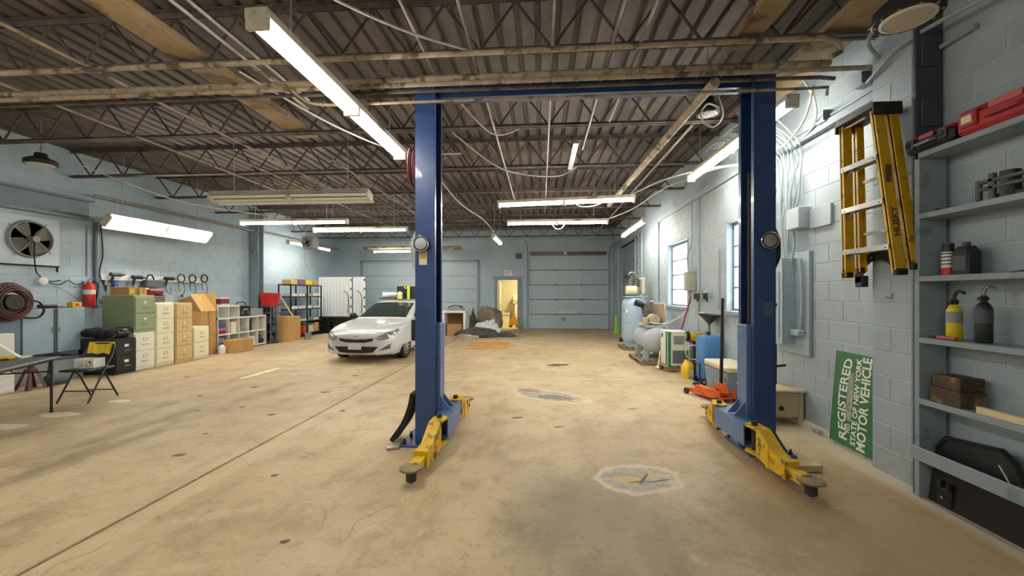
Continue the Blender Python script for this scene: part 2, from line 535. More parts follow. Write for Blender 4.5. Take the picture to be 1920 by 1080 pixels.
for a, b, lo, hi in spans(YB, YF + .2, 0, ZC + .1, [WIN1, WIN2, SIDE]): mb.bx(XR + .004, XR + .2, a, b, lo, hi)
wall_r = struct('wall_right', mb, M_MORT, 'pale blue painted block wall with windows, wiring and shelving')
lay_blocks(wall_r, XR, -1, .2, YF, 21, [WIN1, WIN2, SIDE], M_BLOCK, 300, lambda t: t[0] > 2.3 and t[0] < 12 and t[2] < 3.9)
mb = MB(); mb.bx(XL - .2, XL - .004, YB, YF + .2, 0, ZC + .1)
wall_l = struct('wall_left', mb, M_MORT, 'pale blue painted block wall behind the cabinets and fan')
lay_blocks(wall_l, XL, 1, 4.2, YF, 21, [], M_BLOCKL, 300, lambda t: t[0] > 5.8 and 1.0 < t[2] < 3.9)
# far wall with its door openings
D1 = (-.53, 2.80, 0, 3.36); D2 = (-7.80, -2.78, 0, 2.95); D3 = (-1.88, -1.02, 0, 2.10)
mb = MB()
for a, b, lo, hi in spans(XL, XR, 0, ZC + .1, [D1, D2, D3]): mb.bx(a, b, YF, YF + .2, lo, hi)
wall_f = struct('wall_far', mb, M_PLAIN, 'pale blue end wall with two overhead doors and a doorway')
# wall behind the photographer
mb = MB(); mb.bx(XL, XR, YB - .2, YB, 0, ZC + .1)
struct('wall_rear', mb, M_PLAIN, 'pale blue wall behind the viewer')
# block pilaster beside the shelving
mb = MB(); mb.bx(2.884, XR + .01, 3.37, 3.755, 0, ZC - .05)
pil = struct('trim_1', mb, M_MORT, 'block pilaster beside the shelving')
lay_blocks(pil, 2.88, -1, 3.37, 3.755, 20, [], M_BLOCK, 60, lambda t: True, odd=.52)
# concrete footing ledge
mb = MB(); mb.prism([(XR - .06, 0), (XR - .05, .05), (XR + .01, .07), (XR + .01, 0)], 'y', .3, 12.9)
struct('baseboard_right', mb, mat('footing', hx('BDB9AC'), .8, var=.12, dirt='8A8067', da=.3))
# steel header beam on the left wall, column, right steel column
mb = MB(); mb.bx(XL - .01, XL + .16, 4.3, 7.35, 2.93, 2.97).bx(XL - .01, XL + .03, 4.3, 7.35, 2.95, 3.30).bx(XL - .01, XL + .16, 4.3, 7.35, 3.29, 3.33)
struct('trim_2', mb, M_TRIM, 'grey steel header beam above the wall fan')
def i_column(name, x0, x1, y0, y1, label, m, xb=None):
    q = MB(); t = .02; xb = x0 if xb is None else xb
    q.bx(x0, x1, y0, y0 + t, 0, 4.1).bx(xb, x1, y1 - t, y1, 0, 4.1).bx((xb + x1) / 2 - .01, (xb + x1) / 2 + .01, y0 + t, y1 - t, 0, 4.1)
    o = struct(name, q, m, label)
    for z in (1.4, 1.9, 2.4, 2.75, 3.2):
        p = MB(); p.bx(x0 + .035, x1 - .03, y0 - .012, y0 + .001, z, z + .22, b=.004)
        part(o, 'clip_plate', p, m)
    return o
i_column('trim_3', XL + .01, XL + .30, 11.75, 12.0, 'grey steel wall column behind the white cube shelf', M_TRIM)
i_column('trim_4', 2.80, 2.99, 3.252, 3.365, 'dark steel column beside the pilaster', mat('charcoal column', hx('3E454B'), .5, var=.1), 2.90)

# ------------------------------------------------------------------ windows
M_GLASS = bpy.data.materials.new('window glass'); n = NT(M_GLASS)
tr = n.nd('ShaderNodeBsdfTransparent'); gl = n.nd('ShaderNodeBsdfGlossy'); gl.inputs['Roughness'].default_value = .05
mx = n.nd('ShaderNodeMixShader'); mx.inputs[0].default_value = .08
n.l.new(tr.outputs[0], mx.inputs[1]); n.l.new(gl.outputs[0], mx.inputs[2]); n.l.new(mx.outputs[0], n.n['Material Output'].inputs['Surface'])
for i, (a, b, lo, hi) in enumerate((WIN1, WIN2)):
    q = MB(); x0, x1 = XR + .09, XR + .13
    for (p0, p1, r0, r1) in ((a, a + .05, lo, hi), (b - .05, b, lo, hi), (a + .05, b - .05, lo, lo + .05), (a + .05, b - .05, hi - .05, hi)): q.bx(x0, x1, p0, p1, r0, r1)
    w = struct('window_%d' % (i + 1), q, M_TRIM, 'steel window with four stacked panes and bright daylight')
    h = (hi - lo - .1) / 4
    for k in range(4):
        z = lo + .05 + k * h
        p = MB(); p.bx(x0 + .018, x0 + .022, a + .05, b - .05, z, z + h); part(w, 'pane', p, M_GLASS)
        if k:
            p = MB(); p.bx(x0, x1, a + .05, b - .05, z - .014, z + .014); part(w, 'glazing_bar', p, M_TRIM)
    p = MB(); p.bx(XR - .05, x0, a - .05, b + .05, lo - .06, lo + .01, b=.006); part(w, 'sill', p, M_TRIM)
    p = MB()
    for (p0, p1, r0, r1) in ((a - .001, a + .012, lo, hi), (b - .012, b + .001, lo, hi)): p.bx(XR - .012, x0, p0, p1, r0, r1)
    part(w, 'casing', p, M_TRIM)
mb = MB(); mb.bx(XR + .5, 60, -30, 60, -.2, -.05)
struct('ground', mb, mat('snowy yard', hx('E8EAEC'), .8))

# ------------------------------------------------------------------ doors in the end wall
q = MB(); x0, x1, _, zt = D1
q.bx(x0, x0 + .05, YF + .02, YF + .14, 0, zt).bx(x1 - .05, x1, YF + .02, YF + .14, 0, zt).bx(x0 + .05, x1 - .05, YF + .02, YF + .14, 3.30, zt)
d1 = struct('door_1', q, M_DOOR, 'closed sectional overhead door of pale blue panels')
pw = (x1 - x0 - .1) / 3; ph = 3.14 / 5
for r in range(5):
    for c in range(3):
        p = MB(); a = x0 + .05 + c * pw
        p.bx(a + .012, a + pw - .012, YF + .06, YF + .09, r * ph + .012, (r + 1) * ph - .012, b=.008)
        part(d1, 'panel', p, M_DOOR)
p = MB(); p.bx(x0, x1, YF + .14, YF + .16, 0, zt); part(d1, 'light_block', p, M_DKDOOR)  # unseen sheet added behind the panels to stop outside light in the gaps
for c in range(4):
    a = x0 + .05 + c * pw
    p = MB(); p.bx(a - .03, a + .03, YF + .035, YF + .062, 0, 3.14, b=.004); part(d1, 'stile', p, mat('pale stile', hx('B6C5CD'), .45))
    for r in range(1, 5):
        p = MB(); p.bx(a - .05, a + .05, YF + .022, YF + .036, r * ph - .045, r * ph + .045, b=.004).cyl((a - .045, YF + .02, r * ph), (a + .045, YF + .02, r * ph), .012, n=8)
        part(d1, 'hinge', p, M_TRIM)
for a, b in ((x0 + .06, .95), (1.08, x1 - .06)):
    p = MB(); p.bx(a, b, YF + .07, YF + .08, 3.17, 3.29); part(d1, 'transom_pane', p, mat('dark red transom', hx('6A4A50'), .25))
p = MB(); p.bx(.95, 1.08, YF + .05, YF + .1, 3.14, 3.30); part(d1, 'transom_post', p, M_DOOR)
p = MB(); p.bx(.62, 1.55, YF + .03, YF + .06, .66, .80, b=.006); part(d1, 'lift_rail', p, mat('worn rail', hx('B9C6CC'), .5))
p = MB(); p.bx(.85, 1.02, YF + .03, YF + .06, .36, .50, b=.01); part(d1, 'latch', p, M_TRIM)
for xx, sgn in ((x0 - .05, 1), (x1 + .03, -1)):
    p = MB(); p.tube(cr([(xx, YF - .06, 0), (xx, YF - .06, 2.6), (xx, YF - .07, 3.1), (xx, YF - .22, 3.36), (xx, YF - .6, 3.43), (xx, YF - 2.6, 3.45)], 5), .022, 6)
    part(d1, 'track', p, M_TRIM)
q = MB(); x0, x1, _, zt = D2
q.bx(x0, x0 + .08, YF + .02, YF + .16, 0, zt).bx(x1 - .08, x1, YF + .02, YF + .16, 0, zt).bx(x0 + .08, x1 - .08, YF + .02, YF + .16, zt - .1, zt)
d2 = struct('door_2', q, M_DOOR, 'wide closed pale blue overhead door behind the car')
for r in range(5):
    p = MB(); p.bx(x0 + .08, x1 - .08, YF + .07, YF + .11, r * .57 + .004, (r + 1) * .57 - .004, b=.006); part(d2, 'panel', p, M_DOOR)
p = MB(); p.bx(x0 - .10, x1 + .10, YF - .04, YF + .01, zt - .06, zt + .02).bx(x0 - .12, x0 - .02, YF - .04, YF + .01, 0, zt).bx(x1 + .02, x1 + .12, YF - .04, YF + .01, 0, zt)
part(d2, 'track', p, M_TRIM)
p = MB(); p.bx(x0, x1, YF + .16, YF + .18, 0, zt); part(d2, 'light_block', p, M_DKDOOR)  # added unseen sheet, keeps daylight out of the panel joints
# doorway and the lit room behind it
q = MB(); x0, x1, _, zt = D3
q.bx(x0 - .12, x0, YF - .03, YF + .22, 0, zt + .10).bx(x1, x1 + .20, YF - .03, YF + .22, 0, zt + .10).bx(x0, x1, YF - .03, YF + .22, zt, zt + .10).bx(x0 - .2, x1 + .32, YF - .05, YF - .02, zt + .08, zt + .14)
d3 = struct('door_3', q, M_TRIM, 'open doorway to a lit cream store room')
p = MB(); p.bx(x0 + .02, x0 + .06, YF + .25, YF + 1.05, .02, 2.04, b=.004); part(d3, 'door_leaf', p, mat('cream door', hx('CFCBB8'), .5))
p = MB(); p.cyl((x0 + .06, YF + .95, .95), (x0 + .11, YF + .95, .95), .03, n=10); part(d3, 'handle', p, M_GALV)
M_CREAM = mat('cream plaster', hx('E0D9BC'), .6, var=.04)
q = MB(); q.bx(-3.2, -3.1, YF + .2, YF + 3.2, 0, 2.8).bx(.9, 1.0, YF + .2, YF + 3.2, 0, 2.8).bx(-3.2, 1.0, YF + 3.1, YF + 3.2, 0, 2.8).bx(-3.2, 1.0, YF + .2, YF + 3.2, 2.7, 2.8).bx(-3.1, -1.95, YF + .2, YF + .26, 0, 2.7).bx(-.80, .9, YF + .2, YF + .26, 0, 2.7)
struct('wall_storeroom', q, M_CREAM, 'cream walls of the store room beyond the doorway')
q = MB(); q.bx(-3.2, 1.0, YF + .15, YF + 3.2, -.05, .0); struct('floor_storeroom', q, mat('storeroom floor', hx('CDBE93'), .6, var=.08))
# overhead coiling door in the side wall
a, b, lo, hi = SIDE
q = MB(); q.bx(XR - .03, XR + .16, a - .08, a, 0, hi + .08).bx(XR - .03, XR + .16, b, b + .08, 0, hi + .08).bx(XR - .03, XR + .16, a, b, hi, hi + .08)
d4 = struct('door_4', q, M_TRIM, 'slate side door in the block wall behind the compressors')
for r in range(5):
    p = MB(); p.bx(XR + .07, XR + .11, a, b, r * .65 + .004, (r + 1) * .65 - .004, b=.008); part(d4, 'panel', p, M_DKDOOR)
p = MB(); p.tube([(XR - .06, a - .04, 0), (XR - .06, a - .04, hi)], .02, 6).tube([(XR - .06, b + .04, 0), (XR - .06, b + .04, hi)], .02, 6); part(d4, 'track', p, M_DOOR)
p = MB(); p.bx(XR + .17, XR + .19, a, b, 0, hi); part(d4, 'light_block', p, M_DKDOOR)  # unseen sheet added so no sky light leaks past the panels

# ------------------------------------------------------------------ roof deck and joists
prof = []; u = 0.0
for k in range(6):
    prof += [(u, 0), (u + .125, 0), (u + .140, .045), (u + .185, .045)]
    u += .20
prof.append((u, 0))
q = MB()
vv = [(x, y, ZC + z) for y in (YB - .2, YF + .2) for x, z in prof]
nn = len(prof)
q.add(vv, [(i, i + 1, nn + i + 1, nn + i) for i in range(nn - 1)])
deck_me = q.mesh('deck_sheet', M_DECK, 0, fix=False)
mb = MB(); mb.bx(XL - .2, XR + .2, YB - .2, YF + .2, ZC + .06, ZC + .2)
ceiling = struct('ceiling', mb, mat('roof board', hx('4A4540'), .9), 'ribbed dirty metal roof deck')
x = XL - .1
while x < XR:
    link('deck_sheet', deck_me, ceiling, (x, 0, 0)); x += 6 * .20
JY = [-3.1, -1.4, .28, 1.98, 3.68, 5.36, 7.06, 8.76, 10.46, 12.16, 13.86, 15.56]
ZB, ZT = 3.70, 4.18
_w = MB(); _w.tube([(-.165, 0, ZB + .02), (.165, 0, ZT - .02)], .0135, 6); web_up = _w.mesh('web_bar', M_STEELD)
_w = MB(); _w.tube([(.165, 0, ZB + .02), (-.165, 0, ZT - .02)], .0135, 6); web_dn = _w.mesh('web_bar', M_STEELD)
_c = MB()
for z0, z1 in ((ZB, ZB + .045),): 
    for s in (-1, 1):
        _c.bx(XL + .01, XR - .01, s * .008, s * .05, z0, z0 + .007).bx(XL + .01, XR - .01, s * .008, s * .014, z0, z1)
bot_me = _c.mesh('bottom_chord', M_STEEL)
_c = MB()
for s in (-1, 1): _c.bx(XL + .01, XR - .01, s * .008, s * .058, ZT + .03, ZT + .037).bx(XL + .01, XR - .01, s * .008, s * .014, ZT - .02, ZT + .037)
top_me = _c.mesh('top_chord', M_STEEL)
ORD = ['first', 'second', 'third', 'fourth', 'fifth', 'sixth', 'seventh', 'eighth', 'ninth', 'tenth', 'eleventh', 'twelfth']
JLAB = {4: 'dusty bar joist just before the lift beam', 5: 'bar joist just beyond the lift beam', 6: 'second bar joist beyond the lift beam', 7: 'third bar joist beyond the lift beam, over the long lamps', 8: 'fourth bar joist beyond the lift beam', 9: 'fifth bar joist beyond the lift beam', 10: 'next to last bar joist before the end wall', 11: 'last bar joist before the blue end wall', 3: 'bar joist overhead near the viewer', 2: 'bar joist straight above the viewer', 1: 'bar joist behind the viewer', 0: 'bar joist by the rear wall'}
for ji, jy in enumerate(JY):
    j = thing('bar_joist', JLAB[ji], 'joist', (0, jy, 0), 0, 'open web roof joists')
    link('bottom_chord', bot_me, j); link('top_chord', top_me, j)
    if ji < 3: continue
    xx = XL + .25
    k = 0
    while xx < XR - .15:
        link('web_bar', web_up if k % 2 else web_dn, j, (xx, 0, 0)); xx += .33; k += 1

# ------------------------------------------------------------------ planks, pipes and conduits under the roof
def plank(x0, x1, y0, y1, z, label):
    q = MB(); q.bx(x0, x1, y0, y1, z, z + .06, b=.006); return solo('roof_plank', q, M_WOOD, label, 'plank')
plank(-3.52, -3.20, 1.6, 5.62, ZB + .05, 'wide tan plank lying on the joists by the long lamp')
plank(2.42, 2.78, .6, 5.5, ZB + .05, 'tan plank lying on the joists along the block wall')
def pipe(name, pts, r, m, label, cat='pipe', n=8, smooth=0, group=None):
    q = MB(); q.tube(cr(pts, smooth) if smooth else pts, r, n)
    return solo(name, q, m, label, cat, group)
XE = XR - .05
pipe('steel_pipe', [(XL + .02, 3.50, 3.60), (2.30, 3.50, 3.60), (2.42, 3.50, 3.56), (2.44, 3.50, 3.48), (2.36, 3.50, 3.44)], .024, M_PIPE, 'tan pipe under the joist with a hooked end', n=8)
pipe('steel_pipe', [(XL + .02, 3.86, 3.585), (2.6, 3.86, 3.585)], .030, M_PIPE, 'thick dusty pipe above the lift beam', n=10)
pipe('steel_pipe', [(XL + .02, 3.80, 3.50), (XE, 3.80, 3.50)], .022, M_PIPE, 'tan pipe close below the thick dusty pipe', n=8)
pipe('steel_pipe', [(XL + .02, 3.92, 3.50), (-2.4, 3.92, 3.50), (2.55, 3.92, 3.49), (2.7, 3.95, 3.49)], .018, M_STEEL, 'grey brown pipe touching the lift beam', n=8)
pipe('conduit', cr([(-2.75, 3.70, 3.66), (-2.45, 3.72, 3.5), (-2.2, 3.72, 3.32), (-1.8, 3.72, 3.295)], 5) + [Vector((2.3, 3.72, 3.295)), Vector((2.5, 3.74, 3.31)), Vector((2.6, 3.9, 3.32))], .013, M_PIPE, 'thin conduit crossing in front of the blue lift beam', 'conduit')
pipe('steel_pipe', [(1.575, 3.80, 3.42), (1.56, 4.05, 3.42), (1.46, 8.9, 3.42)], .045, M_PIPE, 'thick brown pipe running to the end wall beside a lift post', n=12)
for x, z, y0, y1, r, lab in ((.10, 3.685, .6, 11.0, .012, 'straight conduit down the middle of the lift bay'), (-.62, 3.684, 1.2, 9.5, .014, 'conduit overhead near the blue post'), (.62, 3.684, .6, 6.2, .014, 'pale conduit overhead inside the lift bay'), (.86, 3.684, .6, 5.2, .014, 'conduit overhead beside the thick brown pipe'),
                         (-4.35, 3.684, 1.2, 8.9, .016, 'long conduit beside the wide tan plank'), (-2.75, 3.684, 1.0, 4.6, .016, 'tan conduit between plank and long lamp'), (-2.62, 3.684, 1.0, 4.4, .014, 'thin conduit between plank and long lamp'), (-5.6, 3.684, 2.5, 9.5, .014, 'conduit above the folding chair'), (-1.05, 3.684, 1.0, 3.9, .014, 'bare conduit above the blue post'),
                         (-4.9, 3.684, 6.0, 13.0, .014, 'conduit above the unlit lamp'), (-3.4, 3.684, 6.4, 14.0, .014, 'conduit above the white car'), (1.95, 3.684, 5.4, 16.8, .016, 'conduit to the end wall along the windows')):
    pipe('conduit', [(x, y0, z), (x, y1, z)], r, M_PIPE2 if x > -3 else M_PIPE, lab, 'conduit')
t = thing('duct_pipe', 'fat tan pipe across the end wall above the car', 'pipe', (-5.0, 15.56, 3.29))
q = MB(); q.cyl((-2.0, 0, 0), (1.9, 0, 0), .075, n=16); part(t, 'pipe_body', q, M_PIPE)
for x in (-1.7, -.4, .9, 1.7):
    q = MB(); q.bx(x - .02, x + .02, -.004, .004, .07, .412); part(t, 'hanger', q, M_GALV)
plank(1.70, 1.92, .8, 3.9, ZB + .05, 'narrow tan plank lying on the joists near the round lamp')
q = MB(); q.bx(.46, .54, 5.9, 7.15, ZB - .03, ZB - .001, b=.003); solo('roof_plank', q, M_GALV, 'narrow white board fixed under the joists over the lift bay', 'plank')
pipe('conduit', [(XL + .20, 7.3, 3.42), (XL + .16, 17.0, 3.42)], .03, M_PIPE2, 'long pale pipe high along the wall above the cabinets', 'pipe', n=8)
pipe('conduit', [(2.97, 3.0, 3.34), (2.97, 9.2, 3.34), (2.97, 16.9, 3.34)], .018, M_GCAB, 'grey conduit along the top of the block wall', 'conduit')
q = MB(); q.bx(2.93, 3.0, 3.8, 6.0, 3.22, 3.30, b=.004); solo('cable_trunking', q, M_TRIM, 'grey trunking strip on the block wall below the roof', 'trunking')
# ------------------------------------------------------------------ fluorescent strip lamps
M_TUBE = mat('lit lamp tube', (1, .97, .9), .4, emit=(1.0, .955, .87), es=TUBE)
M_DEADTUBE = mat('unlit lamp tube', hx('D9D6CC'), .35)
M_HOUS = mat('lamp housing enamel', hx('C9C2AE'), .5, var=.12, dirt='8E8063', da=.2)
def strip_lamp(a, b, label, lit=True, shade=False, name='fluorescent_lamp', roll=0.0, w=.13, hang=4.225):
    a = Vector(a); b = Vector(b); d = b - a; L = d.length; c = (a + b) / 2
    t = thing(name, label, 'lamp', c, math.atan2(d.y, d.x), 'fluorescent strip lamps under the joists')
    t.rotation_euler = (roll, 0, math.atan2(d.y, d.x))
    t.rotation_mode = 'XYZ'
    q = MB(); q.box((0, 0, .055), (L, w, .06), b=.006).box((0, 0, .018), (L * .98, .03, .02))
    h = part(t, 'housing', q, M_HOUS)
    if shade:
        q = MB()
        for s in (-1, 1): q.add([(-L / 2, s * .04, .05), (L / 2, s * .04, .05), (L / 2, s * .17, -.02), (-L / 2, s * .17, -.02)], [(0, 1, 2, 3)]).add([(-L / 2, s * .04, .058), (L / 2, s * .04, .058), (L / 2, s * .174, -.012), (-L / 2, s * .174, -.012)], [(0, 3, 2, 1)])
        part(t, 'reflector', q, M_WHT)
    n_ = 2 if L > 1.6 else 1
    for k in range(n_):
        x0 = -L / 2 + .045 + k * (L / 2 - .01) if n_ == 2 else -L / 2 + .045
        x1 = x0 + (L / n_ - .08)
        for s in (-1, 1):
            q = MB(); q.cyl((x0, s * w * .27, 0), (x1, s * w * .27, 0), .024, n=10)
            part(t, 'lamp_tube', q, M_TUBE if lit else M_DEADTUBE)
    for x in ((-L / 2 + .02, 0, L / 2 - .02) if n_ == 2 else (-L / 2 + .02, L / 2 - .02)):
        q = MB(); q.box((x, 0, -.004), (.035, w * .95, .085), b=.004); part(t, 'lamp_holder', q, M_HOUS)
    for x in (-L * .36, L * .36):
        q = MB(); q.cyl((x, 0, .08), (x, math.sin(roll) * (hang - c.z), math.cos(roll) * (hang - c.z)), .006, n=6); part(t, 'hanger', q, M_GALV)
    return t
strip_lamp((-1.73, 2.34, 3.16), (-1.70, 4.79, 3.16), 'long lit strip lamp over the floor beside the blue post', w=.15)
strip_lamp((-8.28, 7.15, 2.90), (-8.22, 9.50, 2.90), 'wide lit strip lamp above the tool rail and filing cabinets', shade=True, w=.26, roll=R(-50))
strip_lamp((-6.90, 8.86, 3.12), (-4.36, 8.86, 3.12), 'lit strip lamp over the open floor before the steel column')
strip_lamp((-5.85, 10.05, 3.12), (-3.38, 10.05, 3.12), 'lit strip lamp over the front of the white car')
strip_lamp((-7.95, 12.2, 3.12), (-7.85, 14.5, 3.12), 'lit strip lamp behind the hanging unit heater')
strip_lamp((-6.45, 15.2, 3.12), (-4.3, 15.2, 3.12), 'lit strip lamp before the wide overhead door')
strip_lamp((-5.40, 6.28, 3.06), (-2.72, 6.28, 3.06), 'unlit strip lamp with two bare tubes hanging over the floor', lit=False, w=.2, shade=True, roll=R(-20))
strip_lamp((-.82, 7.62, 3.17), (1.66, 7.32, 3.17), 'slanted lit strip lamp, nearer of the two over the lift bay')
strip_lamp((-.84, 9.92, 3.22), (1.60, 9.88, 3.22), 'lit strip lamp, farther of the two over the lift bay')
strip_lamp((-1.40, 11.8, 3.17), (-1.36, 13.4, 3.17), 'short lit strip lamp pointing to the lit doorway')
strip_lamp((2.36, 9.45, 3.17), (2.36, 11.9, 3.17), 'lit strip lamp above the air compressors')
strip_lamp((2.44, 4.12, 3.36), (2.42, 6.78, 3.36), 'lit strip lamp above the electrical panel beside a lift post')
# same lamps in the part of the shop behind the viewer
strip_lamp((-6.6, .9, 3.14), (-4.1, .9, 3.14), 'lit strip lamp in the bay beside the viewer')
strip_lamp((-1.9, -1.6, 3.14), (.6, -1.6, 3.14), 'lit strip lamp behind the viewer')
strip_lamp((-7.0, -2.6, 3.14), (-4.5, -2.6, 3.14), 'lit strip lamp by the rear wall')
# lamp in the store room
t = thing('storeroom_lamp', 'small lit ceiling lamp in the cream store room', 'lamp', (-.6, YF + 1.2, 2.62))
q = MB(); q.lathe([(.02, .08), (.16, .08), (.17, .03), (.16, .0)], n=16); part(t, 'lamp_base', q, M_WHT)
q = MB(); q.lathe([(.15, .0), (.13, -.05), (.05, -.08), (.001, -.085)], n=16); part(t, 'globe', q, mat('warm globe', (1, .95, .8), emit=(1, .88, .58), es=70.0))
# round high bay lamps
M_LENS = mat('prismatic lens', hx('CFC3BC'), .5, bump=.5, bs=60)
def high_bay(loc, r, label, tilt=0):
    t = thing('high_bay_lamp', label, 'lamp', loc, 0, 'round high bay lamps')
    t.rotation_euler = (tilt, 0, 0)
    q = MB(); q.lathe([(.02, .16), (.07, .16), (.08, .10), (r * .8, .07), (r, .04), (r, -.012), (r * .97, -.018)], n=28); part(t, 'housing', q, M_BLK)
    q = MB(); q.lathe([(r * .80, -.012), (r * .78, -.024), (r * .4, -.030), (.001, -.032)], n=28); part(t, 'lens', q, M_LENS)
    q = MB(); q.lathe([(r * .80, -.017), (r * .80, -.026), (r * .72, -.030), (r * .72, -.017)], n=28); part(t, 'lens_ring', q, M_WHT)
    q = MB(); q.tube([(0, 0, .15), (0, 0, .19), (.02, 0, .23), (0, 0, .27), (-.02, 0, .23), (0, 0, .2)], .008, 6).cyl((0, 0, .26), (0, 0, 4.225 - loc[2]), .006, n=6); part(t, 'hook', q, M_GALV)
    for k in range(10):
        a = k * math.pi / 5
        p = MB(); p.cyl((r * .89 * math.cos(a), r * .89 * math.sin(a), -.016), (r * .89 * math.cos(a), r * .89 * math.sin(a), -.024), .008, n=6); part(t, 'screw', p, M_GALV)
    return t
high_bay((2.06, 2.44, 3.07), .155, 'round black high bay lamp hanging by the dark steel column')
high_bay((-7.75, 5.75, 3.52), .19, 'round black high bay lamp near the header beam over the fan')
high_bay((1.83, 4.62, 3.50), .12, 'small round lamp with looped cable beside a lift post')

# ------------------------------------------------------------------ two post lift
M_BLUE = mat('lift blue paint', hx('2B477C'), .35, var=.10, vs_=3, dirt='27406E', da=.12, ds=4, coat=.25)
M_BLUE2 = mat('carriage blue paint', hx('57749F'), .4, var=.10, dirt='3B557F', da=.2, ds=5)
M_YEL = mat('worn yellow paint', hx('D9AE14'), .5, var=.10, dirt='5A4720', da=.34, ds=9)
M_PAD = mat('dirty pad rubber', hx('8D7B5C'), .8, var=.25, vs_=14)
M_GRIME = mat('greasy steel', hx('3A3630'), .6, .3, var=.2)
LX, LY = .47, 4.13
lift = thing('vehicle_lift', 'blue two post vehicle lift with yellow swing arms', 'vehicle lift', (LX, LY, 0))
HW = 1.73
for s in (-1, 1):
    poly = [(s * x, y) for x, y in ((1.73, -.15), (1.53, -.15), (1.53, -.10), (1.542, -.10), (1.542, -.138), (1.718, -.138), (1.718, .138), (1.542, .138), (1.542, .10), (1.53, .10), (1.53, .15), (1.73, .15))]
    q = MB(); q.prism(poly, 'z', .02, 3.66); post = part(lift, 'post', q, M_BLUE)
    q = MB(); q.bx(s * 1.44, s * 1.86, -.26, .26, 0, .022, b=.005); bp = part(lift, 'base_plate', q, M_BLUE)
    for x, y in ((1.47, -.22), (1.82, -.22), (1.47, .22), (1.82, .22), (1.82, 0)):
        p = MB(); p.cyl((s * x, y, .02), (s * x, y, .045), .018, n=6).cyl((s * x, y, .04), (s * x, y, .07), .009, n=8); part(bp, 'anchor_bolt', p, M_GRIME)
    for y in ((-.13, .13) if s > 0 else ()):
        p = MB(); p.prism([(s * 1.73, .02), (s * 1.84, .02), (s * 1.73, .20)], 'y', y - .006, y + .006); part(post, 'gusset', p, M_BLUE)
    q = MB(); q.cyl((s * 1.63, .02, .3), (s * 1.63, .02, 3.55), .006, n=6); part(post, 'lifting_cable', q, M_GALV)
    q = MB(); q.cyl((s * 1.60, .06, .9), (s * 1.60, .06, 2.7), .028, n=10); part(post, 'cylinder_rod', q, M_GRIME)
    # carriage with the arm tube
    q = MB(); q.bx(s * 1.49, s * 1.70, -.092, .092, .10, 1.20, b=.006); ca = part(lift, 'carriage', q, M_BLUE2)
    for y in (-.07, .058):
        q = MB(); q.prism([(s * 1.49, .32), (s * 1.38, .32), (s * 1.49, .46)], 'y', y, y + .012); part(ca, 'web_plate', q, M_BLUE2)
    a0, a1 = 1.36, 1.50
    q = MB(); q.bx(s * a0, s * (a0 + .01), -.31, .31, .12, .31).bx(s * (a1 - .01), s * a1, -.31, .31, .12, .31).bx(s * (a0 + .01), s * (a1 - .01), -.31, .31, .30, .31).bx(s * (a0 + .01), s * (a1 - .01), -.31, .31, .12, .13)
    part(ca, 'arm_tube', q, M_BLUE2)
    q = MB(); q.bx(s * (a0 + .011), s * (a1 - .011), -.20, .20, .131, .299); part(ca, 'tube_shade_fill', q, M_BLK)  # black fill stands in for the shade inside the hollow tube
# pulley covers, sticker, hose and switch on the posts
for s, z in ((-1, 2.00), (1, 2.00)):
    q = MB(); q.cyl((s * 1.665, -.15, z), (s * 1.665, -.175, z), .085, n=24); cp = part(lift, 'pulley_cap', q, M_GRIME)
    p = MB(); p.lathe([(.062, 0), (.06, .010), (.02, .014), (.001, .014)], (s * 1.665, -.174, z), (0, -1, 0), 20); part(cp, 'cap_face', p, M_GALV)
    p = MB(); p.tube([(s * 1.665 + .076 * math.cos(t * .26), -.178, z + .076 * math.sin(t * .26)) for t in range(24)], .008, 6, closed=True); part(cp, 'cap_rim', p, M_CHR)
    q = MB(); q.prism([(s * 1.731, z - .30), (s * 1.79, z - .16), (s * 1.79, z + .02), (s * 1.731, z + .16)], 'y', -.12, .12); part(lift, 'pulley_guard', q, M_GALV if s < 0 else M_BLK)
q = MB(); q.bx(-1.69, -1.61, -.1515, -.15, 1.79, 1.93); stk = part(lift, 'sticker', q, mat('sticker white', hx('D8D4C4'), .5))
p = MB(); p.bx(-1.685, -1.615, -.1522, -.1514, 1.85, 1.925); part(stk, 'sticker_band', p, mat('sticker amber', hx('C99A3A'), .5))
q = MB(); q.bx(1.62, 1.71, -.1515, -.15, 1.30, 1.42); part(lift, 'rating_plate', q, mat('plate smudge', hx('4C5F74'), .5))
for k in range(4):
    q = MB(); rr = .17 + .008 * k
    q.tube([(-1.755 - .022 * k, rr * .55 * math.cos(a * .26), 2.82 + rr * math.sin(a * .26)) for a in range(24)], .010, 6, closed=True)
    part(lift, 'hose_loop', q, mat('red hose', hx('7A2A2C'), .5) if k % 2 else M_RUB)
q = MB(); q.bx(-1.80, -1.731, -.07, .05, 1.02, 1.24, b=.01); part(lift, 'control_box', q, M_BLK)
q = MB(); q.bx(-1.79, -1.731, -.03, .10, .93, .97, b=.005).prism([(-1.79, .97), (-1.731, .97), (-1.731, .88)], 'y', .0, .01); part(lift, 'control_bracket', q, M_GALV)
q = MB(); q.bx(1.731, 1.80, -.05, .08, .62, 1.02, b=.01); part(lift, 'lock_cover', q, M_BLK)
q = MB(); q.cyl((1.76, -.05, .80), (1.86, -.08, .82), .012, n=8); part(lift, 'lock_handle', q, M_GRIME)
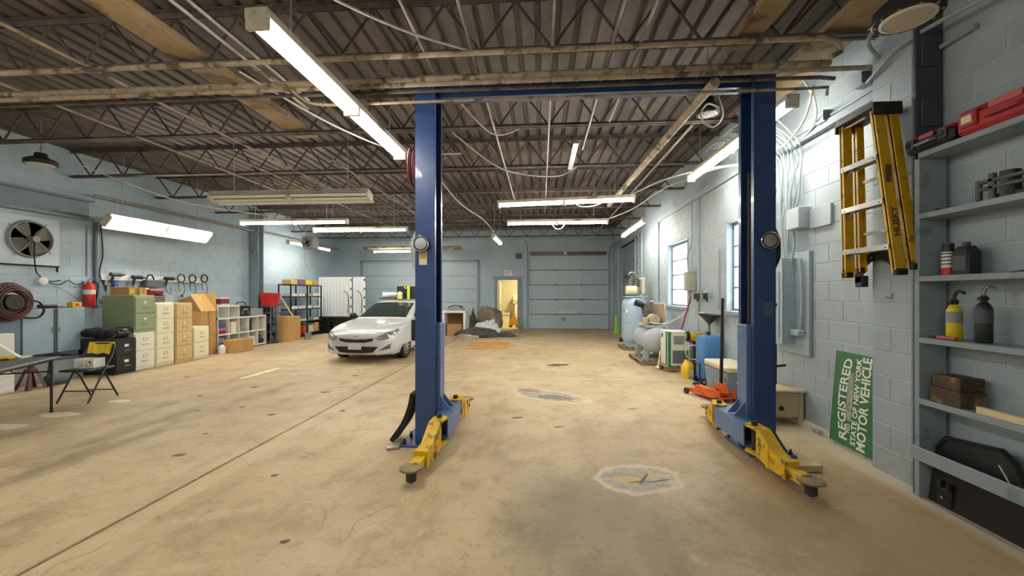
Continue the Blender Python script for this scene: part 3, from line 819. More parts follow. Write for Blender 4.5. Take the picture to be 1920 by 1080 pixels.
# crossbeam
q = MB()
q.bx(-1.72, 1.72, -.08, -.068, 3.50, 3.66).bx(-1.72, 1.72, -.08, .06, 3.488, 3.50).bx(-1.72, 1.72, -.08, .06, 3.655, 3.667); bm_ = part(lift, 'crossbeam', q, M_BLUE)
for k in range(14):
    p = MB(); p.cyl((-1.5 + k * .23, -.08, 3.60), (-1.5 + k * .23, -.086, 3.60), .010, n=6); part(bm_, 'beam_bolt', p, M_GALV)
# swing arms
def swing_arm(px, py, ex, ey):
    d = Vector((ex - px, ey - py, 0)); L = d.length; ang = math.atan2(d.y, d.x)
    M = Matrix.Translation((px, py, 0)) @ Matrix.Rotation(ang, 4, 'Z')
    W = .053; k = min(1.0, L / .72)
    q = MB()
    q.prism([(.05, .335), (.15 * k, .335), (.36 * k, .20), (.50 * k, .185), (.50 * k, .055), (.30 * k, .055), (.13 * k, .085), (.10, .10), (.10, .30), (.05, .318)], 'y', -W, W)
    q.tf(M); arm = part(lift, 'swing_arm', q, M_YEL)
    for z0, z1 in ((.312, .330), (.088, .106)):
        p = MB(); ring = [(-.03, -.07), (.12, -W), (.12, W), (-.03, .07), (-.075, .035), (-.075, -.035)]
        p.prism(ring, 'z', z0, z1); p.tf(M); part(arm, 'yoke_plate', p, M_YEL)
    p = MB(); p.cyl((0, 0, .05), (0, 0, .365), .024, n=12); p.tf(M); part(arm, 'pivot_pin', p, M_GRIME)
    p = MB(); p.bx(.26 * k, .30 * k, -W - .008, W + .008, .05, .235, b=.003); p.tf(M); part(arm, 'arm_collar', p, M_YEL)
    p = MB(); p.bx(.48 * k, .512 * k, -W - .006, W + .006, .048, .192, b=.003); p.tf(M); part(arm, 'arm_collar', p, M_YEL)
    p = MB(); p.bx(.40 * k, L - .04, -.042, .042, .072, .152, b=.004); p.tf(M); part(arm, 'arm_extension', p, M_YEL)
    p = MB(); p.cyl((L, 0, .035), (L, 0, .125), .042, n=14).cyl((L, 0, .02), (L, 0, .06), .022, n=10); p.tf(M); part(arm, 'pad_screw', p, M_GRIME)
    p = MB(); p.lathe([(.078, .118), (.092, .125), (.092, .138), (.08, .145), (.001, .143)], (L, 0, 0), (0, 0, 1), 18); p.tf(M); part(arm, 'pad', p, M_PAD)
    return arm
swing_arm(-1.43, -.36, -1.02 - LX, 3.12 - LY)
swing_arm(-1.43, .36, -.97 - LX, 5.24 - LY)
swing_arm(1.43, -.36, 1.97 - LX, 3.12 - LY)
swing_arm(1.43, .36, 2.03 - LX, 5.08 - LY)
# rubber guard leaning on the post, pallet scrap and block on the floor
q = MB(); pts = cr([(-1.286, 0, .50), (-1.315, 0, .36), (-1.38, 0, .20), (-1.47, 0, .07), (-1.50, 0, .024)], 5)
n0 = []
for i, p in enumerate(pts):
    d = (pts[min(i + 1, len(pts) - 1)] - pts[max(i - 1, 0)]).normalized(); nr = Vector((-d.z, 0, d.x)) * .022
    n0.append([p + nr + Vector((0, 3.96, 0)), p + nr + Vector((0, 4.20, 0)), p - nr + Vector((0, 4.20, 0)), p - nr + Vector((0, 3.96, 0))])
q.loft(n0)
solo('rubber_guard', q, M_RUB, 'curved black rubber guard leaning on the base of the lift post', 'guard')
q = MB(); q.bx(-.06, .06, -.03, .03, .002, .03, b=.004); solo('steel_offcut', q, M_GALV, 'flat grey steel offcut beside the foot of the lift post', 'offcut', loc=(-1.43, 3.82, 0), rz=.5)
q = MB(); q.box((0, 0, .03), (.25, .10, .056), b=.004); solo('wood_block', q, mat('raw pine', hx('C9B088'), .7, var=.12), 'short pine block on the floor behind a yellow lift arm', 'wood block', loc=(2.23, 3.62, 0), rz=.1)
# ------------------------------------------------------------------ white car
M_CARW = mat('white car paint', hx('CFD0CE'), .24, coat=.6)
M_CGLASS = mat('tinted glass', hx('2B3A38'), .06, coat=.5, spec=.8)
M_CBLK = mat('black grille', hx('121314'), .5)
M_LAMPC = mat('headlamp lens', hx('9FA4A4'), .12, .45, coat=.8)
def interp(tab, y):
    if y <= tab[0][0]: return tab[0][1:]
    for a, b in zip(tab, tab[1:]):
        if y <= b[0]:
            t = (y - a[0]) / (b[0] - a[0]); 
            return tuple(p + (q - p) * t for p, q in zip(a[1:], b[1:]))
    return tab[-1][1:]
#       y      zb   wb   w    zw   ws   zs   we   ze   zc
BODY = [(-2.27, .24, .40, .50, .40, .48, .50, .40, .585, .60),
        (-2.24, .20, .54, .63, .42, .61, .55, .50, .635, .66),
        (-2.14, .17, .68, .765, .44, .745, .615, .60, .70, .73),
        (-1.98, .16, .76, .84, .48, .82, .675, .655, .765, .79),
        (-1.75, .16, .79, .875, .54, .855, .735, .69, .82, .845),
        (-1.40, .16, .80, .887, .60, .868, .785, .71, .87, .90),
        (-1.05, .16, .80, .887, .62, .868, .825, .72, .91, .945),
        (-.80, .16, .80, .887, .63, .87, .86, .73, .935, .965),
        (-.20, .16, .80, .887, .64, .87, .90, .73, .95, .955),
        (.60, .16, .80, .887, .65, .87, .925, .73, .96, .965),
        (1.35, .17, .80, .887, .66, .86, .95, .72, .985, .99),
        (1.75, .19, .79, .88, .68, .84, .965, .68, 1.02, 1.035),
        (2.05, .22, .72, .84, .70, .79, .95, .62, 1.02, 1.04),
        (2.20, .28, .62, .76, .70, .70, .92, .52, .98, 1.0),
        (2.25, .36, .50, .62, .68, .58, .86, .42, .93, .94)]
def body_ring(y):
    zb, wb, w, zw, ws, zs, we, ze, zc = interp(BODY, y)
    h = [(0, zb), (wb * .6, zb), (wb, zb + .02), (w - .012, zw - .20), (w, zw - .04), (w - .004, zw + .04), (ws, zs), ((ws + we) / 2 + .03, (zs + ze) / 2 + .02), (we, ze), (we * .55, zc - .008), (0, zc)]
    return [Vector((x, y, z)) for x, z in h] + [Vector((-x, y, z)) for x, z in h[-2:0:-1]]
#      y     belt-w belt-z  mid-w  mid-z  roof-w roof-z  crown
CAB = [(-.90, .70, .93, .70, .935, .66, .945, .95),
       (-.55, .755, .94, .71, 1.02, .62, 1.085, 1.105),
       (-.20, .78, .95, .70, 1.12, .59, 1.235, 1.262),
       (.10, .785, .955, .69, 1.18, .57, 1.345, 1.378),
       (.35, .79, .96, .69, 1.20, .56, 1.385, 1.425),
       (.65, .79, .965, .69, 1.21, .555, 1.395, 1.437),
       (1.00, .785, .97, .685, 1.20, .555, 1.375, 1.41),
       (1.35, .77, .98, .68, 1.16, .56, 1.295, 1.325),
       (1.65, .74, 1.0, .67, 1.09, .58, 1.17, 1.19),
       (1.92, .68, 1.02, .65, 1.03, .61, 1.035, 1.045)]
def cab_half(y):
    a = interp(CAB, y); wb, zb, wm, zm, wr, zr, zc = a
    return [(wb, zb - .06), (wb, zb), (wm, zm), (wr, zr), (wr - .05, zr + (zc - zr) * .35), (wr * .5, zr + (zc - zr) * .85), (0, zc)]
def cab_pt(y, t, side, off=0.0):
    """t 0 belt .. 2 roof edge .. 5 crown centre"""
    h = cab_half(y); t += 1; i = min(int(t), 5); f = t - i
    x = h[i][0] + (h[i + 1][0] - h[i][0]) * f; z = h[i][1] + (h[i + 1][1] - h[i][1]) * f
    nx = (h[i + 1][1] - h[i][1]); nz = -(h[i + 1][0] - h[i][0]); l = math.hypot(nx, nz) or 1
    return Vector((side * (x + nx / l * off), y, z + nz / l * off))
car = thing('car', 'white four door sedan with black grille parked facing the viewer', 'car', (-3.93, 10.62, 0), R(-1.5))
car.scale = (.94, .94, .94)
ys = [b[0] for b in BODY]
fine = []
for a, b in zip(ys, ys[1:]):
    k = max(1, int((b - a) / .12)); fine += [a + (b - a) * i / k for i in range(k)]
fine.append(ys[-1])
q = MB(); q.loft([body_ring(y) for y in fine])
body = part(car, 'body', q, M_CARW, ang=50)
cut = MB()
AX = (-1.36, 1.34)
for ya in AX:
    for s in (-1, 1): cut.cyl((s * .62, ya, .315), (s * 1.1, ya, .315), .355, n=32)
co = link('cutter', cut.mesh('cutter', None, 0))
md = body.modifiers.new('arch', 'BOOLEAN'); md.operation = 'DIFFERENCE'; md.object = co; md.solver = 'EXACT'
bpy.context.view_layer.update()
nm = bpy.data.meshes.new_from_object(body.evaluated_get(bpy.context.evaluated_depsgraph_get()))
body.modifiers.clear(); body.data = nm; nm.materials.clear(); nm.materials.append(M_CARW)
nm.polygons.foreach_set('use_smooth', [True] * len(nm.polygons)); nm.set_sharp_from_angle(angle=R(40))
bpy.data.objects.remove(co)
q = MB(); cy = [c[0] for c in CAB]; fy = []
for a, b in zip(cy, cy[1:]): fy += [a + (b - a) * i / 3 for i in range(3)]
fy.append(cy[-1])
q.loft([[Vector((x, y, z)) for x, z in cab_half(y)] + [Vector((-x, y, z)) for x, z in cab_half(y)[-2::-1]] for y in fy])
part(car, 'cabin', q, M_CARW, ang=50)
def skin(y0, y1, t0, t1, off, ny, nt, side=None):
    """curved glass following the cabin; t may be a function of y"""
    q = MB(); rows = []
    for i in range(ny + 1):
        y = y0 + (y1 - y0) * i / ny
        a = t0(y) if callable(t0) else t0; b = t1(y) if callable(t1) else t1
        rows.append([cab_pt(y, a + (b - a) * j / nt, side, off) for j in range(nt + 1)])
    q.loft(rows, closed=False, cap=False); return q
q = MB()
for s in (-1, 1):
    g = skin(-.82, .03, 2.15, 4.999, .008, 8, 6, s); q.add(g.v, g.f)
part(car, 'windshield', q, M_CGLASS, ang=60)
q = MB()
for s in (-1, 1):
    g = skin(1.22, 1.80, 2.25, 4.999, .008, 6, 6, s); q.add(g.v, g.f)
part(car, 'rear_window', q, M_CGLASS, ang=60)
for s in (-1, 1):
    top = lambda y: max(.18, min(1.78, (interp(CAB, y)[5] - .97) / .40 * 1.85))
    for a, b in ((-.45, .33), (.40, 1.18)):
        part(car, 'side_window', skin(a, b, .12, top, .008, 8, 4, s), M_CGLASS, ang=60)
    # mirror
    q = MB(); q.ball((s * .97, -.50, 1.005), (.11, .065, .075), 12, 8).bar((s * .80, -.48, .955), (s * .90, -.50, .985), .05, .04)
    part(car, 'mirror', q, M_CARW if s > 0 else M_CBLK)
    # door seams and handles
    for ya in (.36,):
        q = MB(); q.bx(s * .862, s * .889, ya - .004, ya + .004, .28, .92); part(car, 'door_seam', q, M_CBLK)
    for ya in (.16, 1.0):
        q = MB(); q.box((s * .885, ya, .80), (.03, .17, .03), b=.01); part(car, 'door_handle', q, M_CARW)
# front details laid on the nose
from mathutils.bvhtree import BVHTree
tree = BVHTree.FromPolygons([v.co for v in nm.vertices], [tuple(p.vertices) for p in nm.polygons])
def nose(poly, name, m, off=.006, thick=.02, cuts=3, label=None):
    bm = bmesh.new()
    f = bm.faces.new([bm.verts.new((x, 0, z)) for x, z in poly])
    bmesh.ops.triangulate(bm, faces=bm.faces)
    for _ in range(cuts): bmesh.ops.subdivide_edges(bm, edges=[e for e in bm.edges if e.calc_length() > .06], cuts=1, use_grid_fill=True)
    bmesh.ops.triangulate(bm, faces=bm.faces)
    fr = [v.co.copy() for v in bm.verts]
    for v in bm.verts:
        h = tree.ray_cast(Vector((v.co.x, -4, v.co.z)), Vector((0, 1, 0)))
        v.co.y = (h[0].y if h[0] is not None else -1.7) - off
    bmesh.ops.recalc_face_normals(bm, faces=bm.faces)
    g = bmesh.ops.extrude_face_region(bm, geom=list(bm.faces))
    for v in [e for e in g['geom'] if isinstance(e, bmesh.types.BMVert)]: v.co.y += thick
    bmesh.ops.recalc_face_normals(bm, faces=bm.faces)
    me = bpy.data.meshes.new(name); bm.to_mesh(me); bm.free(); me.materials.append(m)
    me.polygons.foreach_set('use_smooth', [True] * len(me.polygons)); me.set_sharp_from_angle(angle=R(40))
    return link(name, me, car)
mir = lambda pl: [(-x, z) for x, z in reversed(pl)]
nose([(-.43, .575), (-.25, .56), (0, .553), (.25, .56), (.43, .575), (.37, .505), (.20, .475), (0, .46), (-.20, .475), (-.37, .505)], 'grille', M_CBLK, .008)
nose([(-.28, .547), (0, .540), (.28, .547), (.27, .541), (0, .533), (-.27, .541)], 'grille_bar', M_CHR, .014, .01)
nose([(-.52, .385), (.52, .385), (.47, .33), (.40, .255), (.20, .235), (-.20, .235), (-.40, .255), (-.47, .33)], 'lower_intake', M_CBLK, .008)
hl = [(.45, .59), (.50, .54), (.62, .535), (.74, .57), (.81, .64), (.84, .72), (.825, .765), (.76, .75), (.66, .70), (.55, .64)]
fg = [(.52, .285), (.76, .335), (.785, .475), (.70, .41)]
for fn in (lambda p: p, mir):
    h_ = nose(fn(hl), 'headlamp', M_LAMPC, .008)
    q = MB()
    for cx, cz in ((.575, .595), (.70, .645)):
        sx = cx if fn(hl)[0][0] > 0 else -cx
        hit = tree.ray_cast(Vector((sx, -4, cz)), Vector((0, 1, 0)))[0]
        yy = hit.y if hit else -2
        p = MB(); p.lathe([(.034, 0), (.034, .014), (.026, .018), (.001, .022)], (sx, yy - .006, cz), (0, -1, 0), 16); part(h_, 'lamp_bowl', p, M_CHR)
    f_ = nose(fn(fg), 'fog_lamp_housing', mat('grey bezel', hx('5A5C5C'), .4), .006)
nose([(.475, .575), (.54, .54), (.65, .55), (.76, .59), (.755, .583), (.65, .541), (.54, .531), (.47, .568)], 'headlamp_edge', M_CBLK, .012, .01)
nose(mir([(.475, .575), (.54, .54), (.65, .55), (.76, .59), (.755, .583), (.65, .541), (.54, .531), (.47, .568)]), 'headlamp_edge', M_CBLK, .012, .01)
q = MB(); q.box((-.02, -2.315, .40), (.315, .012, .16), b=.003); pl = part(car, 'license_plate', q, mat('plate white', hx('D8D8D2'), .4))
q = MB(); q.bx(-.165, .125, -2.322, -2.3205, .455, .472); part(pl, 'plate_band', q, mat('plate band', hx('A9B0BC'), .4))
q = MB(); q.ball((0, -2.26, .605), (.05, .012, .028), 14, 6); part(car, 'badge', q, M_CHR)
# wheels
for ya in AX:
    for s in (-1, 1):
        q = MB(); q.lathe([(.20, -.10), (.29, -.105), (.312, -.08), (.316, 0), (.312, .08), (.29, .105), (.20, .10)], (s * .765, ya, .316), (s, 0, 0), 32); w = part(car, 'tire', q, M_RUB)
        q = MB(); q.lathe([(.215, .03), (.215, .10), (.20, .105), (.195, .075)], (s * .765, ya, .316), (s, 0, 0), 28, cap=False).lathe([(.05, .085), (.035, .105), (.001, .107)], (s * .765, ya, .316), (s, 0, 0), 14)
        part(w, 'rim', q, M_ALU)
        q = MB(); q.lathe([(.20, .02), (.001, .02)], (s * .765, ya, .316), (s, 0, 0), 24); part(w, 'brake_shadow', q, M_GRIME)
        for k in range(10):
            a = k * math.pi / 5
            p = MB(); c = Vector((s * .855, ya, .316))
            p.bar(c + Vector((s * .005, .03 * math.cos(a), .03 * math.sin(a))), c + Vector((0, .205 * math.cos(a), .205 * math.sin(a))), .035, .02, up=(s, 0, 0)); part(w, 'spoke', p, M_ALU)
# seats seen through the glass and a visor card
# things lying on the car roof
t = thing('paint_tray', 'dark flat tray lying on the roof of the white car', 'tray', (-4.24, 11.1, 1.352))
q = MB(); q.box((0, 0, .012), (.48, .36, .02), b=.006).box((0, -.17, .025), (.48, .02, .03)).box((0, .17, .025), (.48, .02, .03)).box((-.23, 0, .025), (.02, .34, .03)); part(t, 'tray_body', q, mat('dark grey tray', hx('4A4C50'), .5))
t = thing('paper_roll', 'white roll with a dark core lying in the tray on the car roof', 'paper roll', (-4.24, 11.1, 1.378), R(28))
q = MB(); q.lathe([(.04, 0), (.085, 0), (.085, .40), (.04, .40)], (-.20, 0, .085), (1, 0, 0), 24, cap=False); part(t, 'sheet', q, mat('roll white', hx('D9DBDC'), .6))
q = MB(); q.lathe([(.018, .004), (.045, .004), (.045, .39), (.018, .39)], (-.20, 0, .085), (1, 0, 0), 16, cap=False); part(t, 'core', q, M_BLK)
t = thing('black_case', 'black box tied with a yellow strap on the car roof', 'box', (-3.72, 11.05, 1.352))
q = MB(); q.box((0, 0, .18), (.50, .30, .35), b=.01); part(t, 'case_body', q, M_BLK)
q = MB(); q.box((.08, -.152, .18), (.07, .012, .35)).box((.08, 0, .357), (.07, .30, .010)); part(t, 'strap', q, mat('neon yellow', hx('D6DA2A'), .5))
q = MB(); q.tube(cr([(.05, -.16, .34), (.02, -.18, .40), (-.03, -.16, .36), (.0, -.17, .30), (.06, -.16, .33)], 4), .014, 6); part(t, 'strap_knot', q, mat('neon yellow', hx('D6DA2A'), .5))
t = thing('spray_jug', 'white and yellow jug on the car roof before the black box', 'jug', (-3.85, 10.82, 1.352))
q = MB(); q.box((0, 0, .05), (.13, .09, .09), b=.012); part(t, 'jug_base', q, mat('jug yellow', hx('D9C22A'), .45))
q = MB(); q.box((0, 0, .145), (.125, .085, .10), b=.015).cyl((0, 0, .19), (0, 0, .22), .02, n=10); part(t, 'jug_top', q, M_WHT)
# ------------------------------------------------------------------ along the left wall
M_CREAMC = mat('cream enamel', hx('E3DDBE'), .4, var=.03)
M_WHITEC = mat('off white enamel', hx('E2E0D2'), .4, var=.03)
M_GREENC = mat('sage green enamel', hx('8E9E7C'), .42, var=.04)
M_TANC = mat('tan enamel', hx('CDB37C'), .42, var=.04)
M_BLKC = mat('black enamel', hx('1E2124'), .38, var=.1)
M_CARD = mat('cardboard', hx('B58D58'), .8, var=.08, vs_=3)
M_CARD2 = mat('pale cardboard', hx('C7A063'), .8, var=.08, vs_=3)
M_CARDD = mat('cardboard inside', hx('8F6D44'), .85, var=.08)
M_BLUEG = mat('blue grey locker paint', hx('93A9B6'), .45, var=.05)
M_GREYP = mat('grey plastic', hx('8B9193'), .55, var=.1)
M_DGREY = mat('dark grey plastic', hx('4B5157'), .55, var=.1)
M_RED = mat('red plastic', hx('C8231E'), .4, var=.05)
M_REDD = mat('dark red', hx('8E1D26'), .45, var=.08)
M_YLW = mat('yellow plastic', hx('E0BC1C'), .45, var=.05)
M_SILV = mat('dull silver', hx('9A9A94'), .4, .6)

def file_cabinet(y0, y1, z0, z1, nd, m, label, xf=-7.93, dep=.68, plinth=.05, hm=None):
    t = thing('filing_cabinet', label, 'cabinet', (xf, (y0 + y1) / 2, z0), 0, 'filing cabinets along the wall')
    w = y1 - y0; h = z1 - z0
    q = MB(); q.bx(-dep, -.004, -w / 2, w / 2, 0, h, b=.006); part(t, 'body', q, m)
    dh = (h - plinth - .03) / nd
    for k in range(nd):
        a = plinth + k * dh
        q = MB(); q.bx(-.006, .016, -w / 2 + .014, w / 2 - .014, a + .006, a + dh - .006, b=.005); d = part(t, 'drawer', q, m)
        p = MB(); p.tube(cr([(.016, -.055, a + dh * .34), (.045, -.045, a + dh * .36), (.048, .045, a + dh * .36), (.016, .055, a + dh * .34)], 3), .007, 6); part(d, 'handle', p, hm or M_SILV)
        p = MB(); zc = a + dh * .66
        p.bx(.015, .021, -.045, .045, zc + .022, zc + .028).bx(.015, .021, -.045, .045, zc - .028, zc - .022).bx(.015, .021, -.045, -.039, zc - .022, zc + .022).bx(.015, .021, .039, .045, zc - .022, zc + .022); part(d, 'label_holder', p, hm or M_SILV)
        p = MB(); p.bx(.0158, .0172, -.038, .038, zc - .021, zc + .021); part(d, 'label_card', p, M_WHITEC)
    return t
file_cabinet(6.90, 7.30, 0, .66, 2, M_BLKC, 'low black two drawer filing cabinet behind the folding chair', xf=-7.82, dep=.73, hm=M_CHR)
file_cabinet(7.36, 7.78, 0, .735, 2, M_WHITEC, 'off white two drawer filing cabinet under the green one')
file_cabinet(7.36, 7.78, .737, 1.475, 2, M_GREENC, 'sage green two drawer filing cabinet stacked on the white one')
file_cabinet(7.80, 8.22, 0, 1.32, 4, M_CREAMC, 'cream four drawer filing cabinet between the white and tan ones')
file_cabinet(8.26, 8.68, 0, 1.30, 4, M_TANC, 'tan four drawer filing cabinet beside the cream one')
file_cabinet(8.71, 9.14, 0, .74, 2, M_CREAMC, 'small cream two drawer filing cabinet beside the big carton')

def carton(name, label, c, d, m=None, rz=0, tape=True, group=None, flaps=False):
    t = thing(name, label, 'box', c, rz, group)
    q = MB(); q.box((0, 0, d[2] / 2), d, b=.005); part(t, 'box_body', q, m or M_CARD)
    if tape:
        q = MB(); q.box((0, 0, d[2] + .0008), (d[0] * .98, .05, .002)).box((d[0] / 2 + .0008, 0, d[2] - .06), (.002, .05, .12)); part(t, 'tape', q, mat('parcel tape', hx('A57A42'), .35))
    return t
c = carton('cardboard_box', 'small brown box with a yellow sticker on the green cabinet', (-8.32, 7.52, 1.475), (.40, .17, .16), M_CARD)
q = MB(); q.bx(.2005, .203, -.07, .02, .04, .13); part(c, 'sticker', q, M_YLW)
carton('cardboard_box', 'small pale box on the green cabinet beside the yellow sticker', (-8.26, 7.69, 1.475), (.36, .14, .15), M_CARD2)
t = thing('tool_case', 'red tool case on top of the cream cabinet', 'case', (-8.30, 8.0, 1.32))
q = MB(); q.box((0, 0, .21), (.42, .30, .12), b=.02); part(t, 'case_body', q, M_REDD)
q = MB(); q.tube(cr([(.21, -.06, .21), (.24, -.05, .21), (.24, .05, .21), (.21, .06, .21)], 4), .01, 6); part(t, 'handle', q, M_BLK)
q = MB(); q.box((-.05, -.05, .285), (.14, .12, .03), b=.012); part(t, 'case_lid', q, M_WHT)
q = MB(); q.box((0, 0, .075), (.44, .34, .15), b=.008); part(t, 'drawer_unit', q, M_BLK)
for z in (.03, .075, .12):
    q = MB(); q.bx(.22, .226, -.16, .16, z - .012, z + .012); part(t, 'drawer_front', q, M_SILV)
t = thing('black_bag', 'black bag slumped on the low black filing cabinet', 'bag', (-8.25, 7.0, .66))
q = MB()
for k in range(5): q.ball((-.2 + .1 * k, .06 * math.sin(k * 2.1), .108), (.11, .12, .085 + .02 * (k % 2)), 12, 8)
part(t, 'bag_body', q, M_RUB)
t = thing('motor_part', 'dusty silver and black motor on the low black filing cabinet', 'machine part', (-7.98, 7.14, .66))
q = MB(); q.cyl((0, -.10, .085), (0, .09, .085), .08, n=18).cyl((0, .09, .085), (0, .14, .085), .05, n=14); part(t, 'motor_body', q, M_BLK)
q = MB(); q.cyl((-.02, -.115, .085), (-.02, -.10, .085), .06, n=16).box((.06, .02, .16), (.07, .09, .04), b=.01); part(t, 'end_cap', q, M_SILV)
q = MB(); q.tube(cr([(0, .1, .1), (.05, .2, .15), (.0, .12, .2), (-.1, -.05, .17), (-.05, -.14, .02)], 5), .010, 6); part(t, 'lead', q, M_RUB)

# wall fan
t = thing('exhaust_fan', 'round exhaust fan with dark blades on a pale wall board', 'fan', (XL, 6.42, 2.45))
q = MB(); q.bx(.0, .03, -1.1, .44, -.46, .40, b=.004); part(t, 'backing_board', q, M_WHITEC if False else mat('board blue white', hx('C3D2DA'), .6, var=.05))
q = MB(); q.lathe([(.33, .03), (.31, .09), (.295, .09), (.29, .031)], (0, 0, 0), (1, 0, 0), 36, cap=False); part(t, 'shroud', q, M_GREYP)
q = MB(); q.lathe([(.292, .0315), (.001, .0315)], (0, 0, 0), (1, 0, 0), 32); part(t, 'opening', q, M_RUB)
for k in range(4):
    a = k * math.pi / 2 + .5
    p = MB(); rows = []
    for r_ in (.06, .15, .24, .275):
        wd = .10 * (r_ / .15) ** .5
        rows.append([Vector((.06 + sx * .03, r_ * math.cos(a) - sx * wd * math.sin(a), r_ * math.sin(a) + sx * wd * math.cos(a))) for sx in (-1, 0, 1)])
    p.loft(rows, closed=False, cap=False); part(t, 'blade', p, mat('dusty blade', hx('6E6A62'), .6, var=.15))
q = MB(); q.cyl((.04, 0, 0), (.17, 0, 0), .055, n=16); part(t, 'motor', q, mat('motor grey', hx('8E887C'), .5))
for k in range(4):
    a = k * math.pi / 2 + .9
    p = MB(); p.cyl((.12, .05 * math.cos(a), .05 * math.sin(a)), (.05, .37 * math.cos(a), .37 * math.sin(a)), .007, n=6); part(t, 'guard_arm', p, M_GREYP)
q = MB(); q.tube(cr([(.12, 0, -.05), (.10, .02, -.38), (.05, .10, -.60), (.04, .28, -.72), (.04, .45, -.70)], 6), .009, 6); part(t, 'power_cord', q, M_RUB)
q = MB(); q.bx(XL, XL + .05, 5.2, 6.85, 1.985, 2.01).bx(XL, XL + .02, 6.83, 6.85, 1.90, 1.985); solo('wall_ledge', q, M_RUB, 'thin dark ledge under the wall fan board', 'ledge')
t = thing('wall_outlet', 'white round outlet box with looped wire under the fan', 'outlet', (XL, 6.60, 1.73))
q = MB(); q.lathe([(.075, 0), (.07, .06), (.03, .075), (.001, .075)], (0, 0, 0), (1, 0, 0), 18); part(t, 'outlet_body', q, M_WHT)
q = MB(); q.tube(cr([(.03, .06, -.01), (.03, .25, -.06), (.03, .40, .02), (.03, .52, -.05), (.03, .66, -.02)], 6), .008, 6); part(t, 'wire', q, M_RUB)
q = MB(); q.tube(cr([(.02, .2, -.08), (.02, .4, -.2), (.03, .6, -.38)], 5), .006, 5); part(t, 'wire', q, M_GCAB)
# fire extinguisher
t = thing('fire_extinguisher', 'red fire extinguisher with a white label hanging on the wall', 'fire extinguisher', (XL + .12, 7.28, 1.25))
q = MB(); q.lathe([(.06, 0), (.085, .015), (.088, .05), (.088, .38), (.075, .43), (.035, .46), (.03, .48)], n=20); part(t, 'cylinder', q, M_RED)
q = MB(); q.lathe([(.0885, .24), (.0885, .33)], n=20, cap=False); part(t, 'label_band', q, M_WHT)
q = MB(); q.lathe([(.03, .475), (.032, .51), (.02, .53)], n=12).bar((-.0, -.02, .53), (.10, -.02, .545), .02, .012).bar((0, -.02, .515), (.09, -.02, .50), .02, .01); part(t, 'valve', q, M_GALV)
q = MB(); q.tube(cr([(.02, .03, .50), (.06, .09, .46), (.04, .11, .30), (.02, .10, .14)], 5), .012, 8); part(t, 'hose', q, M_RUB)
q = MB(); q.bx(-.12, -.09, -.03, .03, .1, .5); part(t, 'wall_bracket', q, M_GREYP)
pipe('conduit', [(XL + .04, 7.46, 1.22), (XL + .04, 7.46, 2.92)], .03, mat('dark conduit paint', hx('5B6A72'), .5), 'thick dark vertical conduit beside the fire extinguisher', 'conduit', n=10)
pipe('conduit', cr([(XL + .03, 7.56, 2.9), (XL + .03, 7.60, 2.3), (XL + .03, 7.54, 1.9), (XL + .03, 7.7, 1.5), (XL + .03, 7.55, 1.3)], 6), .010, M_RUB, 'loose black cable beside the thick wall conduit', 'cable')
pipe('conduit', [(XL + .02, 7.33, 2.85), (XL + .02, 7.33, 1.85)], .012, M_GCAB, 'thin grey conduit above the fire extinguisher', 'conduit')
# hose reel
t = thing('hose_reel', 'dark red hose wound on a reel on the wall', 'hose reel', (XL, 5.86, 1.37))
for k in range(9):
    q = MB(); r_ = .15 + .030 * (k % 5)
    q.tube([(.44 + .024 * (k // 2) + .05 * math.cos(k), r_ * math.cos(a * .2618), r_ * math.sin(a * .2618) * 1.12) for a in range(24)], .017, 6, closed=True); part(t, 'hose_coil', q, mat('maroon hose', hx('4E2420'), .35, var=.25))
q = MB(); q.cyl((.40, 0, 0), (.56, 0, 0), .12, n=18); part(t, 'reel_drum', q, M_GRIME)
q = MB(); q.bx(.0, .41, -.03, .03, -.03, .03); part(t, 'wall_arm', q, M_GRIME)
q = MB(); q.tube(cr([(.50, .26, .02), (.51, .35, -.02), (.49, .42, -.16), (.47, .34, -.27), (.48, .12, -.25)], 6), .015, 6); part(t, 'hose_end', q, M_RUB)
# wall cabinet and what lies on it
t = thing('wall_cabinet', 'blue grey steel cabinet with two doors under the fan', 'cabinet', (XL, 6.52, .46))
q = MB(); q.bx(.005, .38, -.46, .46, 0, .79, b=.006); part(t, 'body', q, M_DGREY)
for s in (-1, 1):
    q = MB(); q.bx(.375, .398, s * .032 if s > 0 else -.455, .455 if s > 0 else -.032, .01, .78, b=.006); d = part(t, 'door', q, M_BLUEG)
    p = MB(); p.bx(.396, .412, s * .045, s * .06, .36, .46, b=.003); part(d, 'handle', p, M_GREYP)
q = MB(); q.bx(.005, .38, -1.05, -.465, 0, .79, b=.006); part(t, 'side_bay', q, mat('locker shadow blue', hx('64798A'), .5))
t = thing('cordless_tool', 'black and grey tool lying on the wall cabinet', 'tool', (-8.66, 6.55, 1.25))
q = MB(); q.cyl((0, -.16, .035), (0, .10, .035), .032, n=12); part(t, 'tool_body', q, M_BLK)
q = MB(); q.cyl((0, .10, .035), (0, .17, .035), .02, n=10); part(t, 'tool_nose', q, M_SILV)
t = thing('parts_box', 'small yellow box with a red mark on the wall cabinet', 'box', (-8.60, 6.88, 1.25))
q = MB(); q.box((0, 0, .05), (.12, .15, .10), b=.004); part(t, 'box_body', q, M_YLW)
q = MB(); q.box((.061, 0, .05), (.003, .06, .05)); part(t, 'red_mark', q, M_RED)
